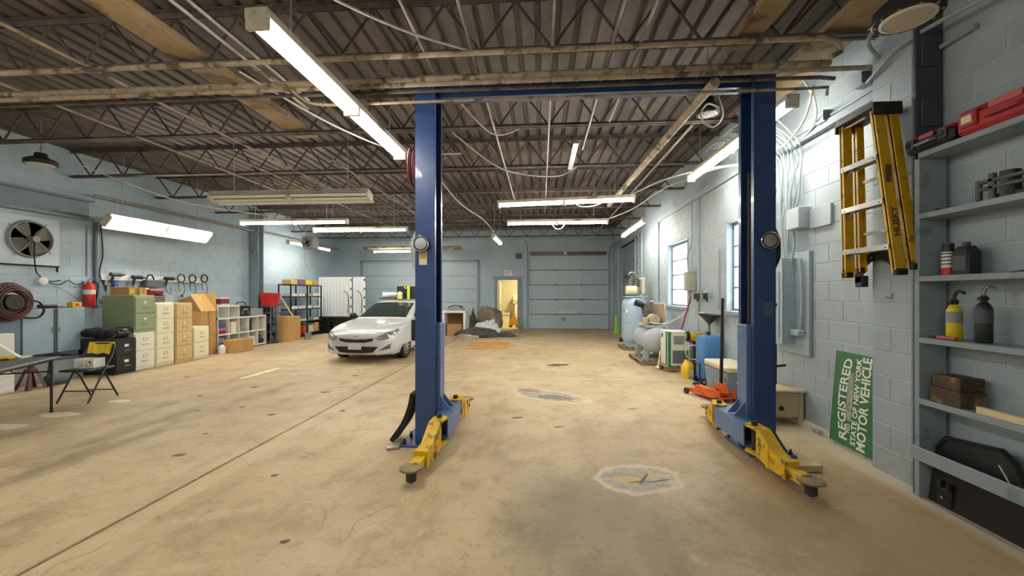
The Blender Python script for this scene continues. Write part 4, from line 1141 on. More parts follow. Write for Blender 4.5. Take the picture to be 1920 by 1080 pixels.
for k, (yy, hh, lab) in enumerate(((6.02, .40, 'grey storage tote under the wall cabinet by the white drawers'), (6.58, .36, 'grey storage tote under the wall cabinet by the black cabinet'))):
    t = thing('storage_tote', lab, 'tote', (-8.55, yy, 0))
    q = MB(); q.loft([[(-.22, -.22, 0), (.22, -.22, 0), (.22, .22, 0), (-.22, .22, 0)], [(-.25, -.25, hh), (.25, -.25, hh), (.25, .25, hh), (-.25, .25, hh)]]); part(t, 'tote_body', q, M_GREYP)
    q = MB(); q.box((0, 0, hh + .015), (.54, .54, .03), b=.006); part(t, 'lid', q, M_DGREY)
# brooms leaning on the wall
for k, (ya, yb, m, lab) in enumerate(((7.62, 7.85, mat('blue bristle', hx('2D56A8'), .6), 'blue headed broom leaning on the wall behind the green cabinet'), (7.50, 7.70, M_GALV, 'grey poled squeegee leaning on the wall beside the blue broom'))):
    t = thing('broom', lab, 'broom', (-8.62, ya - .15, 0), 0, 'brooms leaning on the wall')
    q = MB(); q.tube([(0, 0, .01), (-.22, yb - ya + .12, 1.68)], .013, 8); part(t, 'pole', q, M_GALV)
    q = MB(); q.box((-.225, yb - ya + .12, 1.72), (.06, .12, .12), b=.02); part(t, 'broom_head', q, m)
# tool rail with hanging power tools
t = thing('tool_rail', 'long white wall rail with hooks above the cabinets', 'rail', (XL, 8.8, 1.80))
q = MB(); q.bx(0, .03, -1.25, 1.25, 0, .10, b=.004).bx(0, .07, -1.25, 1.25, -.02, 0, b=.003); part(t, 'rail_board', q, M_WHT)
for k in range(11):
    p = MB(); y = -1.15 + k * .23
    p.tube([(.03, y, .03), (.09, y, .03), (.10, y, .06)], .006, 6); part(t, 'hook', p, M_GALV)
q = MB(); q.bx(XL, XL + .015, 7.55, 8.6, 1.38, 1.79); solo('pegboard', q, mat('peg board blue', hx('8FA5B5'), .6), 'pale blue panel below the wall tool rail', 'board')
def power_tool(y, z, kind, m, label):
    t = thing('power_tool', label, 'power tool', (XL + .12, y, z), 0, 'power tools hung on the wall rail')
    if kind == 0:
        q = MB(); q.cyl((0, -.11, 0), (0, .10, 0), .042, n=12).cyl((0, .10, 0), (0, .17, 0), .02, n=10); part(t, 'motor_body', q, m)
        q = MB(); q.bar((0, -.06, -.03), (0, -.10, -.18), .035, .05, b=.01); part(t, 'handle', q, M_BLK)
        q = MB(); q.tube(cr([(0, -.10, -.18), (.02, -.06, -.32), (.0, .04, -.36), (.01, .02, -.2)], 5), .006, 5); part(t, 'cord', q, M_RUB)
    elif kind == 1:
        q = MB(); q.tube([(0, .10 * math.cos(a * .5236), .10 * math.sin(a * .5236)) for a in range(12)], .016, 6, closed=True); part(t, 'cord_coil', q, m)
        q = MB(); q.tube(cr([(0, .05, -.09), (.02, .08, -.3), (0, .02, -.42)], 5), .007, 5).tube(cr([(0, -.06, -.09), (.02, -.10, -.22), (0, -.04, -.30)], 5), .007, 5); part(t, 'cord_tail', q, m)
        q = MB(); q.box((0, .02, -.43), (.04, .05, .06), b=.01); part(t, 'plug', q, M_BLK)
    else:
        q = MB(); q.box((0, 0, -.07), (.12, .44, .17), b=.015); part(t, 'case_body', q, m)
        q = MB(); q.tube(cr([(0, -.18, .01), (0, -.14, .11), (0, -.05, .12), (0, .0, .02)], 4), .016, 6); part(t, 'handle', q, M_BLK)
    return t
power_tool(7.78, 1.90, 0, M_DGREY, 'grey drill at the start of the wall rail')
power_tool(8.22, 1.86, 0, M_BLK, 'black grinder hung on the rail above the cream cabinet')
power_tool(8.60, 1.80, 2, M_DGREY, 'long dark grey tool case hung above the tan cabinet')
power_tool(8.98, 1.86, 0, M_BLK, 'black angle drill hung beside the long tool case')
power_tool(9.30, 1.88, 1, mat('navy cord', hx('27324E'), .5), 'navy cord coil hung on the wall rail')
power_tool(9.62, 1.88, 1, M_RUB, 'black cord coil hung in the middle of the empty rail end')
power_tool(9.98, 1.90, 1, M_RUB, 'tangled black cord coil at the end of the wall rail')
# big open carton
t = thing('large_carton', 'tall open cardboard carton with raised flaps between cabinet and white shelf', 'box', (-8.42, 9.40, 0))
q = MB(); q.bx(-.33, .27, -.22, .22, 0, 1.08, b=.006); part(t, 'box_body', q, M_CARD)
q = MB(); q.add([(.27, -.22, 1.08), (.27, .22, 1.08), (-.02, .22, 1.50), (-.02, -.22, 1.50), (.262, -.22, 1.074), (.262, .22, 1.074), (-.028, .22, 1.494), (-.028, -.22, 1.494)], [(0, 1, 2, 3), (7, 6, 5, 4), (0, 4, 5, 1), (1, 5, 6, 2), (2, 6, 7, 3), (3, 7, 4, 0)]); part(t, 'front_flap', q, M_CARD2)
q = MB(); q.add([(-.33, .22, 1.08), (.27, .22, 1.08), (.20, .30, 1.52), (-.30, .30, 1.52), (-.33, .212, 1.08), (.27, .212, 1.08), (.20, .292, 1.52), (-.30, .292, 1.52)], [(0, 1, 2, 3), (7, 6, 5, 4), (0, 4, 5, 1), (1, 5, 6, 2), (2, 6, 7, 3), (3, 7, 4, 0)]); part(t, 'side_flap', q, M_CARD)
q = MB(); q.add([(-.33, -.22, 1.08), (.20, -.22, 1.08), (-.02, -.22, 1.45), (-.33, -.22, 1.35), (-.33, -.212, 1.08), (.20, -.212, 1.08), (-.02, -.212, 1.45), (-.33, -.212, 1.35)], [(0, 1, 2, 3), (7, 6, 5, 4), (0, 4, 5, 1), (1, 5, 6, 2), (2, 6, 7, 3), (3, 7, 4, 0)]); part(t, 'side_flap', q, M_CARDD)
q = MB(); q.bx(.2705, .273, -.22, .22, .50, .515).bx(.2705, .273, -.03, .03, .0, 1.08); part(t, 'seam_tape', q, mat('carton seam', hx('9C7644'), .6))
# white cube shelf
t = thing('cube_shelf', 'white cube shelf with a raised end against the wall', 'shelf', (-8.14, 10.62, 0))
Y0, Y1 = -.95, .85; q = MB()
for z in (0.03, .43, .84): q.bx(-.38, 0, Y0, Y1, z, z + .04, b=.003)
q_ = part(t, 'shelf_boards', q, M_WHITEC) if False else None
for z in (0.03, .43, .84):
    q = MB(); q.bx(-.38, 0, Y0, Y1, z, z + .04, b=.003); part(t, 'shelf_board', q, M_WHT)
for y in (-.95, -.59, -.23, .13, .49, .83):
    q = MB(); q.bx(-.38, -.002, y, y + .02, 0, .88, b=.002); part(t, 'upright', q, M_WHT)
q = MB(); q.bx(-.39, -.38, Y0, Y1, 0, .88); part(t, 'back_panel', q, M_WHITEC)
for z in (1.16,):
    q = MB(); q.bx(-.38, 0, -.95, -.21, z, z + .04, b=.003); part(t, 'shelf_board', q, M_WHT)
for y in (-.95, -.60, -.23):
    q = MB(); q.bx(-.38, -.002, y, y + .02, .88, 1.16, b=.002); part(t, 'upright', q, M_WHT)
q = MB(); q.bx(-.39, -.38, -.95, -.21, .88, 1.2); part(t, 'back_panel', q, M_WHITEC)
def small(name, lab, cat, c, d, m, grp, b=.006):
    q = MB(); q.box((0, 0, d[2] / 2), d, b=b); return solo(name, q, m, lab, cat, grp, loc=c)
G = 'goods on the white cube shelf'
XS = -8.32
for y, z, d, m, nm, lab, cat in ((9.93, .471, (.28, .24, .08), M_REDD, 'folded_cloth', 'dark red cloth folded in the white cube shelf', 'cloth'), (9.93, .552, (.28, .24, .06), mat('pink cloth', hx('C87088'), .8), 'folded_cloth', 'pink cloth folded on the dark red one in the cube shelf', 'cloth'), (9.93, .613, (.28, .24, .10), mat('violet cloth', hx('54508A'), .8), 'folded_cloth', 'violet cloth on top of the cloth pile in the cube shelf', 'cloth'),
                             (10.26, .471, (.26, .18, .28), M_CREAMC, 'carton_pack', 'tall cream pack standing in the white cube shelf', 'box'), (10.60, .471, (.22, .2, .07), mat('sage tin', hx('8C9A88'), .4, .3), 'tin_box', 'flat grey green tin in the cube shelf', 'tin'), (10.63, .542, (.10, .10, .09), M_GREYP, 'tin_box', 'small grey tin on the flat tin in the cube shelf', 'tin'),
                             (10.90, .471, (.25, .07, .32), M_BLK, 'binder', 'black binder standing in the white cube shelf', 'binder'), (11.29, .471, (.10, .26, .30), mat('beige card', hx('B9A58A'), .7), 'cardboard_sheet', 'beige card standing at the end of the cube shelf', 'card'),
                             (10.935, .071, (.28, .24, .15), M_WHITEC, 'carton_pack', 'white pack lying at the bottom of the cube shelf', 'box'), (10.935, .222, (.26, .22, .08), M_CREAMC, 'carton_pack', 'flat cream pack on the white pack in the cube shelf', 'box'), (11.29, .071, (.28, .24, .12), M_BLK, 'shoe_box', 'flat black box at the bottom end of the cube shelf', 'box'), (11.29, .192, (.2, .18, .10), M_DGREY, 'shoe_box', 'dark grey box on the flat black box in the cube shelf', 'box'), (9.86, .071, (.2, .22, .3), M_GREYP, 'waste_bin', 'grey bin in the bottom of the cube shelf behind the carton', 'bin')):
    small(nm, lab, cat, (XS, 9.86 if y < 10 else y, z), d, m, G)
t = thing('jobsite_radio', 'black boxy radio with a handle on the white cube shelf', 'radio', (-8.30, 10.66, .881))
q = MB(); q.box((0, 0, .16), (.26, .40, .30), b=.02); part(t, 'radio_body', q, M_BLK)
q = MB(); q.tube(cr([(0, -.16, .30), (0, -.14, .38), (0, .14, .38), (0, .16, .30)], 4), .016, 6); part(t, 'handle', q, M_DGREY)
q = MB(); q.bx(.1301, .134, -.08, .08, .17, .21); part(t, 'display', q, mat('radio display', hx('A9ADB0'), .3))
for s in (-1, 1):
    q = MB(); q.cyl((.13, s * .11, .10), (.136, s * .11, .10), .06, n=18); part(t, 'speaker_grille', q, M_DGREY)
t = thing('wire_cage', 'grey wire cage on the end of the white cube shelf', 'cage', (-8.30, 11.12, .88))
q = MB(); q.box((0, 0, .10), (.26, .50, .19), b=.01); part(t, 'cage_body', q, M_GREYP)
for k in range(5):
    p = MB(); p.tube([(.131, -.2 + .1 * k, .02), (.131, -.2 + .1 * k, .18)], .006, 5); part(t, 'cage_bar', p, M_GALV)
for k in range(5):
    small('magazine', ('cream magazine at the bottom of the stack on the raised shelf', 'dark red magazine second in the stack on the raised shelf', 'grey magazine in the middle of the stack on the raised shelf', 'dark red magazine fourth in the stack on the raised shelf', 'white magazine on top of the stack on the raised shelf')[k], 'magazine', (XS, 9.98, 1.201 + .042 * k), (.24, .28, .04), (M_CREAMC, M_REDD, M_DGREY, M_REDD, M_WHT)[k], 'magazines stacked on the raised shelf end', b=.003)
carton('cardboard_box', 'low open brown box on the floor before the cube shelf', (-7.88, 10.02, 0), (.34, .66, .32), M_CARD)
t = thing('car_jug', 'white jug on the floor between carton and small box', 'jug', (-7.96, 9.58, 0))
q = MB(); q.lathe([(.07, 0), (.085, .02), (.085, .16), (.04, .21), (.03, .24)], n=16); part(t, 'jug_body', q, M_WHT)
q = MB(); q.cyl((0, 0, .235), (0, 0, .265), .034, n=12); part(t, 'cap', q, M_BLK)
# grey plastic shelf tower with a red bin
t = thing('shelf_tower', 'grey plastic shelf tower below the red bin', 'shelf', (-8.34, 11.86, 0))
for z in (.03, .33, .62, .90, 1.10):
    q = MB(); q.lathe([(.24, z), (.27, z + .005), (.27, z + .03), (.25, z + .035)], n=20); part(t, 'shelf_disc', q, M_DGREY)
for k in range(6):
    a = k * math.pi / 3 + .3
    q = MB(); q.cyl((.24 * math.cos(a), .24 * math.sin(a), 0), (.24 * math.cos(a), .24 * math.sin(a), 1.13), .018, n=8); part(t, 'post', q, mat('slate plastic', hx('66727A'), .5))
for k in range(7):
    a = k * .9; z = (.065, .365, .655, .935)[k % 4]
    small('spray_can', ('dark grey can near the bottom of the shelf tower', 'grey can on the second disc of the shelf tower', 'black can on the third disc of the shelf tower', 'dark grey can on the fourth disc of the shelf tower', 'grey can beside another at the bottom of the shelf tower', 'black can on the second disc of the shelf tower', 'second dark grey can on the third disc of the shelf tower')[k], 'can', (-8.34 + .12 * math.cos(a), 11.86 + .12 * math.sin(a), z), (.07, .07, .17), (M_DGREY, M_GREYP, M_BLK)[k % 3], 'cans in the grey shelf tower', b=.02)
t = thing('red_bin', 'bright red plastic bin on top of the grey shelf tower', 'bin', (-8.30, 11.86, 1.136))
q = MB(); a_, b_ = .16, .19
q.loft([[(-a_, -a_, 0), (a_, -a_, 0), (a_, a_, 0), (-a_, a_, 0)], [(-b_, -b_, .38), (b_, -b_, .38), (b_, b_, .38), (-b_, b_, .38)], [(-b_ + .012, -b_ + .012, .38), (b_ - .012, -b_ + .012, .38), (b_ - .012, b_ - .012, .38), (-b_ + .012, b_ - .012, .38)], [(-a_ + .012, -a_ + .012, .02), (a_ - .012, -a_ + .012, .02), (a_ - .012, a_ - .012, .02), (-a_ + .012, a_ - .012, .02)]]); part(t, 'bin_body', q, M_RED)
q = MB(); q.tube([(b_ * 1.02 * sx, b_ * 1.02 * sy, .38) for sx, sy in ((1, 1), (-1, 1), (-1, -1), (1, -1))], .014, 6, closed=True); part(t, 'rim', q, M_RED)
q = MB(); q.box((.185, .0, .24), (.012, .05, .14), b=.004).box((.187, 0, .29), (.012, .11, .03), b=.004); part(t, 'hand_mark', q, M_REDD)
t = thing('drawer_tower', 'dark grey drawer tower behind the red bin', 'drawers', (-8.64, 12.38, 0))
q = MB(); q.box((0, 0, .74), (.40, .42, 1.47), b=.01); part(t, 'tower_body', q, M_DGREY)
for k in range(5):
    q = MB(); q.bx(.20, .215, -.19, .19, .06 + .28 * k, .30 + .28 * k, b=.004); part(t, 'drawer', q, M_GREYP)
q = MB(); q.tube([(-7.93, 12.42, .795), (-8.40, 12.52, 1.40)], .022, 6); solo('wood_stick', q, mat('pale stick', hx('D8C9A2'), .6), 'pale wooden stick leaning above the tall carton', 'stick')
carton('cardboard_box', 'tall brown carton standing beside the grey shelf tower', (-8.12, 12.47, 0), (.46, .62, .78), M_CARD2)
q = MB(); q.lathe([(.09, 0), (.11, .2), (.115, .2), (.115, .21), (.10, .205), (.085, .01)], n=18, cap=False); q.lathe([(.09, .004), (.001, .004)], n=18); solo('bucket', q, M_GREYP, 'small grey bucket beside the tall carton', 'bucket', loc=(-7.74, 12.95, 0))
# black metal rack
t = thing('storage_rack', 'black metal storage rack with five shelves', 'rack', (-8.45, 13.72, 0))
for x in (-.22, .20):
    for y in (-.94, 0, .90):
        q = MB(); q.bx(x, x + .035, y, y + .035, 0, 1.82); part(t, 'post', q, M_BLK)
for z in (.10, .52, .95, 1.38, 1.78):
    q = MB(); q.bx(-.22, .236, -.94, .936, z, z + .035, b=.003); part(t, 'shelf_board', q, M_BLKC)
G = 'packs on the black storage rack'
rng = random.Random(3)
for z, cols, lab in ((.137, (M_RED, M_RED, mat('orange pack', hx('D2602A'), .5), M_WHT, M_CARD2), 'pack on the bottom shelf of the black rack'), (.557, (M_WHT, M_WHITEC, M_WHT, M_GREYP, M_WHT), 'white pack on the second shelf of the black rack'), (.987, (M_WHT, M_WHT, M_WHITEC, M_WHT), 'flat white pack on the middle shelf of the black rack'), (1.417, (M_WHT, M_WHITEC, M_CARD2, M_WHITEC), 'pale pack on the fourth shelf of the black rack'), (1.817, (M_CARD2, mat('plum pack', hx('7C5A6E'), .6), M_YLW, M_CARD), 'cardboard pack on the top shelf of the black rack')):
    n_ = len(cols); w = 1.75 / n_
    for k, m in enumerate(cols):
        h = (.28 if z < .2 else .09 if z < 1.5 else .15) * (.8 + .4 * rng.random())
        small('stored_pack', lab + (', first from carton', ', second from carton', ', third from carton', ', fourth from carton', ', fifth from carton')[k], 'box', (-8.43 + .02 * rng.random(), 12.83 + w * (k + .5), z), (.30, w * (.74 + .15 * rng.random()), h), m, G, b=.004)
# black bins and the white ribbed panels behind them
for k, (x, lab) in enumerate(((-8.35, 'black storage bin before the white ribbed panels near the rack'), (-7.55, 'black storage bin before the white ribbed panels near the car'))):
    t = thing('black_bin', lab, 'bin', (x, 15.1, 0), 0, 'black storage bins')
    q = MB(); q.loft([[(-.34, -.22, 0), (.34, -.22, 0), (.34, .22, 0), (-.34, .22, 0)], [(-.385, -.26, .58), (.385, -.26, .58), (.385, .26, .58), (-.385, .26, .58)]]); part(t, 'bin_body', q, M_BLK)
    q = MB(); q.box((0, 0, .60), (.80, .55, .04), b=.01); part(t, 'lid', q, M_RUB)
    q = MB(); q.box((.0, -.25, .30), (.10, .012, .03)); part(t, 'latch', q, M_GALV)
M_RIB = mat('white ribbed plastic', hx('ECF0F1'), .35, var=.03)
for k, (x0, x1, y, lab) in enumerate(((-8.85, -7.48, 15.52, 'wide white ribbed door panel standing behind the black bins'), (-7.44, -6.95, 15.55, 'narrow white ribbed door panel next to the wide one'))):
    t = thing('ribbed_panel', lab, 'panel', (x0, y, 0), 0, 'white ribbed panels')
    w = x1 - x0
    q = MB(); q.bx(0, w, 0, .035, .02, 2.17, b=.01); part(t, 'panel_body', q, M_RIB)
    m_ = int(w / .115)
    for i in range(m_):
        p = MB(); xx = .05 + i * (w - .1) / max(1, m_ - 1)
        p.cyl((xx, -.006, .06), (xx, -.006, 2.13), .03, n=8); part(t, 'rib', p, M_RIB)
    for z in (.7, 1.0, 1.35, 1.7, 2.05):
        p = MB(); p.box((w - .02, -.02, z), (.05, .04, .09), b=.01); part(t, 'hinge', p, M_DGREY)
    p = MB(); p.tube(cr([(w - .30, -.05, 1.62), (w - .16, -.06, 1.52), (w - .10, -.06, 1.25), (w - .12, -.05, .75)], 6), .015, 6); part(t, 'strap', p, M_DGREY)
t = thing('red_toolbox', 'red metal toolbox behind the front wing of the car', 'toolbox', (-6.55, 14.2, 0))
q = MB(); q.box((0, 0, .28), (.50, .36, .55), b=.012); part(t, 'toolbox_body', q, M_REDD)
for z in (.12, .26, .40):
    p = MB(); p.bx(-.22, .22, -.192, -.18, z - .05, z + .05, b=.003); d = part(t, 'drawer', p, M_REDD)
    p = MB(); p.bx(-.18, .18, -.204, -.192, z + .025, z + .04); part(d, 'handle', p, M_CHR)
# unit heater
t = thing('unit_heater', 'grey unit heater hanging by the lit lamp near the corner', 'heater', (-7.45, 12.6, 3.12))
q = MB(); q.box((0, 0, .02), (.40, .34, .40), b=.03); part(t, 'casing', q, M_GREYP)
q = MB(); q.lathe([(.19, 0), (.17, .05), (.16, .05), (.15, .0)], (0, -.17, .02), (0, -1, 0), 22, cap=False); part(t, 'fan_ring', q, M_GALV)
for k in range(4):
    a = k * 1.5708 + .4
    p = MB(); p.bar((0, -.18, .02), (.14 * math.cos(a), -.18, .02 + .14 * math.sin(a)), .08, .01, up=(0, 1, 0)); part(t, 'blade', p, M_DGREY)
for x in (-.15, .15):
    p = MB(); p.cyl((x, 0, .2), (x, 0, 1.105), .008, n=6); part(t, 'hanger', p, M_GALV)
p = MB(); p.tube(cr([(-.12, -.05, -.18), (-.16, -.05, -.5), (-.08, -.05, -.75)], 5), .012, 6); part(t, 'pull_cord', p, M_GCAB)
# folding table and the things on it
AN = math.atan2(-.87, .46)
t = thing('folding_table', 'dark folding table with thin black legs', 'table', (-6.08, 3.84, 0), AN)
q = MB(); q.box((0, 0, .685), (1.80, .72, .03), b=.008); part(t, 'table_top', q, mat('charcoal laminate', hx('4A4E50'), .35))
q = MB(); q.box((0, 0, .66), (1.70, .62, .03)); part(t, 'apron', q, M_BLK)
for sx in (-1, 1):
    for sy in (-1, 1):
        q = MB(); q.cyl((sx * .80, sy * .31, 0), (sx * .80, sy * .31, .67), .014, n=8); l = part(t, 'leg', q, M_BLK)
        p = MB(); p.cyl((sx * .80, sy * .31, 0), (sx * .80, sy * .31, .03), .018, n=8); part(l, 'foot_cap', p, M_RUB)
    q = MB(); q.cyl((sx * .80, -.31, .52), (sx * .80, .31, .52), .009, n=6); part(t, 'cross_bar', q, M_BLK)
    q = MB(); q.cyl((sx * .80, 0, .52), (sx * .45, 0, .66), .008, n=6); part(t, 'brace', q, M_BLK)
t = thing('work_glove', 'crumpled yellow work glove on the folding table', 'glove', (-6.52, 4.42, .702), .6)
q = MB()
q.ball((0, 0, .022), (.06, .05, .022), 12, 8)
for k in range(4): q.tube(cr([(.04, -.035 + .023 * k, .022), (.08, -.04 + .026 * k, .030), (.12, -.045 + .028 * k, .014)], 3), .011, 6)
q.tube(cr([(-.01, .04, .02), (.03, .075, .025), (.06, .085, .014)], 3), .012, 6); q.ball((-.07, 0, .02), (.04, .045, .02), 10, 6)
part(t, 'glove_body', q, M_YLW)
t = thing('paper_box', 'tilted white box lid standing on the folding table', 'box', (-6.62, 4.52, .70), .35)
q = MB(); q.prism([(-.20, 0), (.20, 0), (-.12, .26), (-.20, .26)], 'y', -.02, .02).bx(-.20, .20, -.02, .14, 0, .02); part(t, 'box_lid', q, M_WHT)
t = thing('drawer_tower', 'white plastic drawer tower at the wall beyond the table', 'drawers', (-8.22, 5.42, 0))
q = MB(); q.box((0, 0, .45), (.40, .42, .90), b=.012); part(t, 'tower_body', q, M_WHITEC)
for k in range(4):
    q = MB(); q.bx(.20, .214, -.19, .19, .03 + .215 * k, .225 + .215 * k, b=.006); d = part(t, 'drawer', q, M_WHT)
    p = MB(); p.bx(.213, .225, -.06, .06, .16 + .215 * k, .18 + .215 * k, b=.003); part(d, 'handle', p, M_WHITEC)
t = thing('jack_stand', 'dark maroon jack stand on the floor under the table edge', 'jack stand', (-8.02, 5.82, 0))
q = MB()
for sx, sy in ((1, 1), (1, -1), (-1, 1), (-1, -1)): q.add([(sx * .05, sy * .05, .30), (sx * .13, sy * .13, 0), (sx * .13, sy * .07, 0), (sx * .04, sy * .02, .30)], [(0, 1, 2, 3)]).add([(sx * .05, sy * .05, .30), (sx * .13, sy * .13, 0), (sx * .07, sy * .13, 0), (sx * .02, sy * .04, .30)], [(0, 3, 2, 1)])
q.box((0, 0, .30), (.11, .11, .04), b=.006); part(t, 'stand_base', q, mat('maroon steel', hx('5A2A2A'), .5, var=.2))
q = MB(); q.box((0, 0, .36), (.05, .05, .12)).box((0, 0, .43), (.10, .06, .03), b=.006); part(t, 'ratchet_post', q, M_GRIME)
t = thing('scrap_motor', 'small grey motor on the floor beside the jack stand', 'motor', (-7.98, 6.12, 0))
q = MB(); q.cyl((0, -.12, .09), (0, .12, .09), .085, n=16).box((0, 0, .012), (.16, .2, .024)); part(t, 'motor_body', q, M_DGREY)
q = MB(); q.cyl((0, .12, .09), (0, .17, .09), .015, n=8); part(t, 'shaft', q, M_SILV)
# folding chair
t = thing('folding_chair', 'black steel folding chair with a yellow cloth over its back', 'chair', (-6.37, 5.30, 0), R(6))
M_CHB = mat('black chair tube', hx('2A2C2E'), .35, .3)
for s in (-1, 1):
    q = MB(); q.tube(cr([(s * .205, -.25, .012), (s * .20, -.02, .42), (s * .20, .10, .62), (s * .175, .155, .735)], 5), .012, 8); part(t, 'leg', q, M_CHB)
    q = MB(); q.tube([(s * .19, .20, .012), (s * .185, .02, .36), (s * .185, -.10, .44)], .011, 8); part(t, 'leg', q, M_CHB)
q = MB(); q.tube(cr([(-.175, .155, .735), (-.12, .175, .775), (.12, .175, .775), (.175, .155, .735)], 4), .012, 8); part(t, 'top_rail', q, M_CHB)
q = MB(); q.tube([(-.205, -.17, .16), (.205, -.17, .16)], .009, 6); part(t, 'stretcher', q, M_CHB)
q = MB(); q.tube([(-.19, .15, .11), (.19, .15, .11)], .009, 6); part(t, 'stretcher', q, M_CHB)
q = MB(); q.box((0, -.04, .445), (.40, .40, .028), b=.012); part(t, 'seat', q, M_BLK)
q = MB(); rows = []
for i in range(9):
    x = -.185 + .37 * i / 8; c_ = .03 * (1 - (x / .185) ** 2)
    rows.append([(x, .115 + c_, .58), (x, .145 + c_, .74), (x, .155 + c_, .738), (x, .127 + c_, .58)])
q.loft(rows); part(t, 'backrest', q, M_BLK)
t = thing('yellow_cloth', 'yellow cloth draped over the back of the folding chair', 'cloth', (-6.37, 5.30, 0), R(6))
q = MB(); rows = []
for i in range(13):
    x = -.17 + .32 * i / 12; c_ = .03 * (1 - (x / .185) ** 2); wv = .008 * math.sin(i * 1.9)
    rows.append([(x, .115 + c_ + wv, .635 + .012 * math.sin(i)), (x, .132 + c_ + wv, .72), (x, .15 + c_, .798), (x, .19 + c_, .796), (x, .205 + c_ + wv, .70 + .01 * math.sin(i * 1.3)), (x, .197 + c_ + wv, .70), (x, .182 + c_, .785), (x, .158 + c_, .787), (x, .14 + c_ + wv, .72), (x, .122 + c_ + wv, .637)])
q.loft(rows); part(t, 'cloth_body', q, M_YLW)
t = thing('white_crate', 'white plastic crate with cut out sides on the folding chair seat', 'crate', (-6.36, 5.28, .462), R(6))
q = MB(); a_, b_ = .13, .085
q.bx(-a_, a_, -b_, b_, 0, .012); part(t, 'crate_floor', q, M_WHT)
for y in (-b_, b_ - .01):
    q = MB(); q.bx(-a_, a_, y, y + .01, .10, .13).bx(-a_, -a_ + .03, y, y + .01, .0, .10).bx(a_ - .03, a_, y, y + .01, .0, .10).bx(-.012, .012, y, y + .01, .012, .10).bar((-a_ + .03, y + .005, .015), (-.012, y + .005, .10), .01, .018).bar((a_ - .03, y + .005, .015), (.012, y + .005, .10), .01, .018); part(t, 'crate_side', q, M_WHT)
for x in (-a_, a_ - .01):
    q = MB(); q.bx(x, x + .01, -b_ + .01, b_ - .01, .0, .13); part(t, 'crate_end', q, M_WHT)
# ------------------------------------------------------------------ shelving and wall things on the near block wall
M_SHELF = mat('grey blue shelf paint', hx('8B979E'), .5, var=.06, dirt='727C82', da=.15)
t = thing('wall_shelf', 'grey blue painted wooden shelving on the block wall', 'shelf', (2.78, 2.05, 0))
for z in (2.50, 2.05, 1.59, 1.14, .69):
    q = MB(); q.bx(-.004, .20, -1.15, 1.155, z, z + .04, b=.003); part(t, 'shelf_board', q, M_SHELF)
for y in (1.15, -.02, -1.17):
    q = MB(); q.bx(0, .19, y, y + .04, 0, 2.5, b=.003); part(t, 'upright', q, M_SHELF)
q = MB(); q.bx(-.028, -.005, -1.17, 1.19, .28, .375, b=.003); part(t, 'front_rail', q, M_SHELF)

def tool_case(c, d, m, mt, ml, label):
    t = thing('tool_case', label, 'case', c)
    q = MB(); q.box((0, 0, d[2] * .42), (d[0], d[1], d[2] * .80), b=.022); part(t, 'case_body', q, m)
    q = MB(); q.box((.01, 0, d[2] * .84), (d[0] * .96, d[1] * .99, d[2] * .30), b=.02); part(t, 'case_lid', q, mt)
    for s in (-1, 1):
        q = MB(); q.box((-d[0] / 2 - .008, s * d[1] * .34, d[2] * .55), (.022, d[1] * .17, d[2] * .62), b=.008); part(t, 'latch_frame', q, mt if ml is not M_BLK else M_DGREY)
        p = MB(); p.box((-d[0] / 2 - .022, s * d[1] * .34, d[2] * .52), (.010, d[1] * .11, d[2] * .30), b=.004); part(t, 'latch', p, ml)
    q = MB(); hy = d[1] * .17
    q.tube([(-d[0] / 2, -hy, d[2] * .45), (-d[0] / 2 - .03, -hy * .9, d[2] * .38), (-d[0] / 2 - .03, hy * .9, d[2] * .38), (-d[0] / 2, hy, d[2] * .45)], .011, 8); part(t, 'handle', q, mt if ml is not M_BLK else M_GREYP)
    q = MB(); q.box((-d[0] / 2 - .004, 0, d[2] * .78), (.012, d[1] * .30, d[2] * .25), b=.004); part(t, 'badge_plate', q, mat('faded red', hx('B8565A'), .5))
    return t
tool_case((2.86, 3.12, 2.54), (.20, .36, .125), M_BLK, mat('case red', hx('A8242B'), .42, var=.06), M_BLK, 'flat black tool case with a red lid on the top shelf')
tool_case((2.86, 2.62, 2.54), (.20, .60, .165), mat('case red', hx('A8242B'), .42, var=.06), mat('case red', hx('A8242B'), .42, var=.06), mat('cream latch', hx('DCCFA8'), .5), 'big red tool case with cream latches on the top shelf')
t = thing('metal_bracket', 'black H shaped steel bracket on the second shelf', 'bracket', (2.86, 2.62, 2.09))
for y in (-.16, .14):
    q = MB(); q.box((-.03, y, .085), (.03, .035, .17), b=.006); part(t, 'bracket_post', q, M_DGREY)
for y in (.17,):
    q = MB(); q.box((-.03, y + .05, .075), (.03, .03, .13), b=.006); part(t, 'bracket_post', q, M_DGREY)
for z in (.08, .125):
    q = MB(); q.bar((-.03, -.18, z), (-.03, .21, z), .03, .022, b=.004); part(t, 'bracket_bar', q, M_DGREY)
q = MB(); q.cyl((.0, .07, .0), (.0, .07, .165), .045, n=16).box((.02, -.02, .02), (.08, .30, .04), b=.006); part(t, 'bracket_core', q, M_BLK)
t = thing('small_clamp', 'small black clamp lying on the second shelf', 'clamp', (2.88, 3.08, 2.09))
q = MB(); q.bar((0, -.06, .012), (0, .06, .012), .03, .022, b=.005); part(t, 'clamp_bar', q, M_BLK)
q = MB(); q.cyl((0, .06, .014), (-.03, .07, .014), .012, n=8); part(t, 'clamp_screw', q, M_BLK)
t = thing('cleaner_can', 'black topped can with a white label and red base on the third shelf', 'can', (2.87, 3.08, 1.63))
q = MB(); q.cyl((0, 0, 0), (0, 0, .055), .038, n=20); part(t, 'can_base', q, M_RED)
q = MB(); q.cyl((0, 0, .055), (0, 0, .165), .038, n=20); part(t, 'can_label', q, M_WHT)
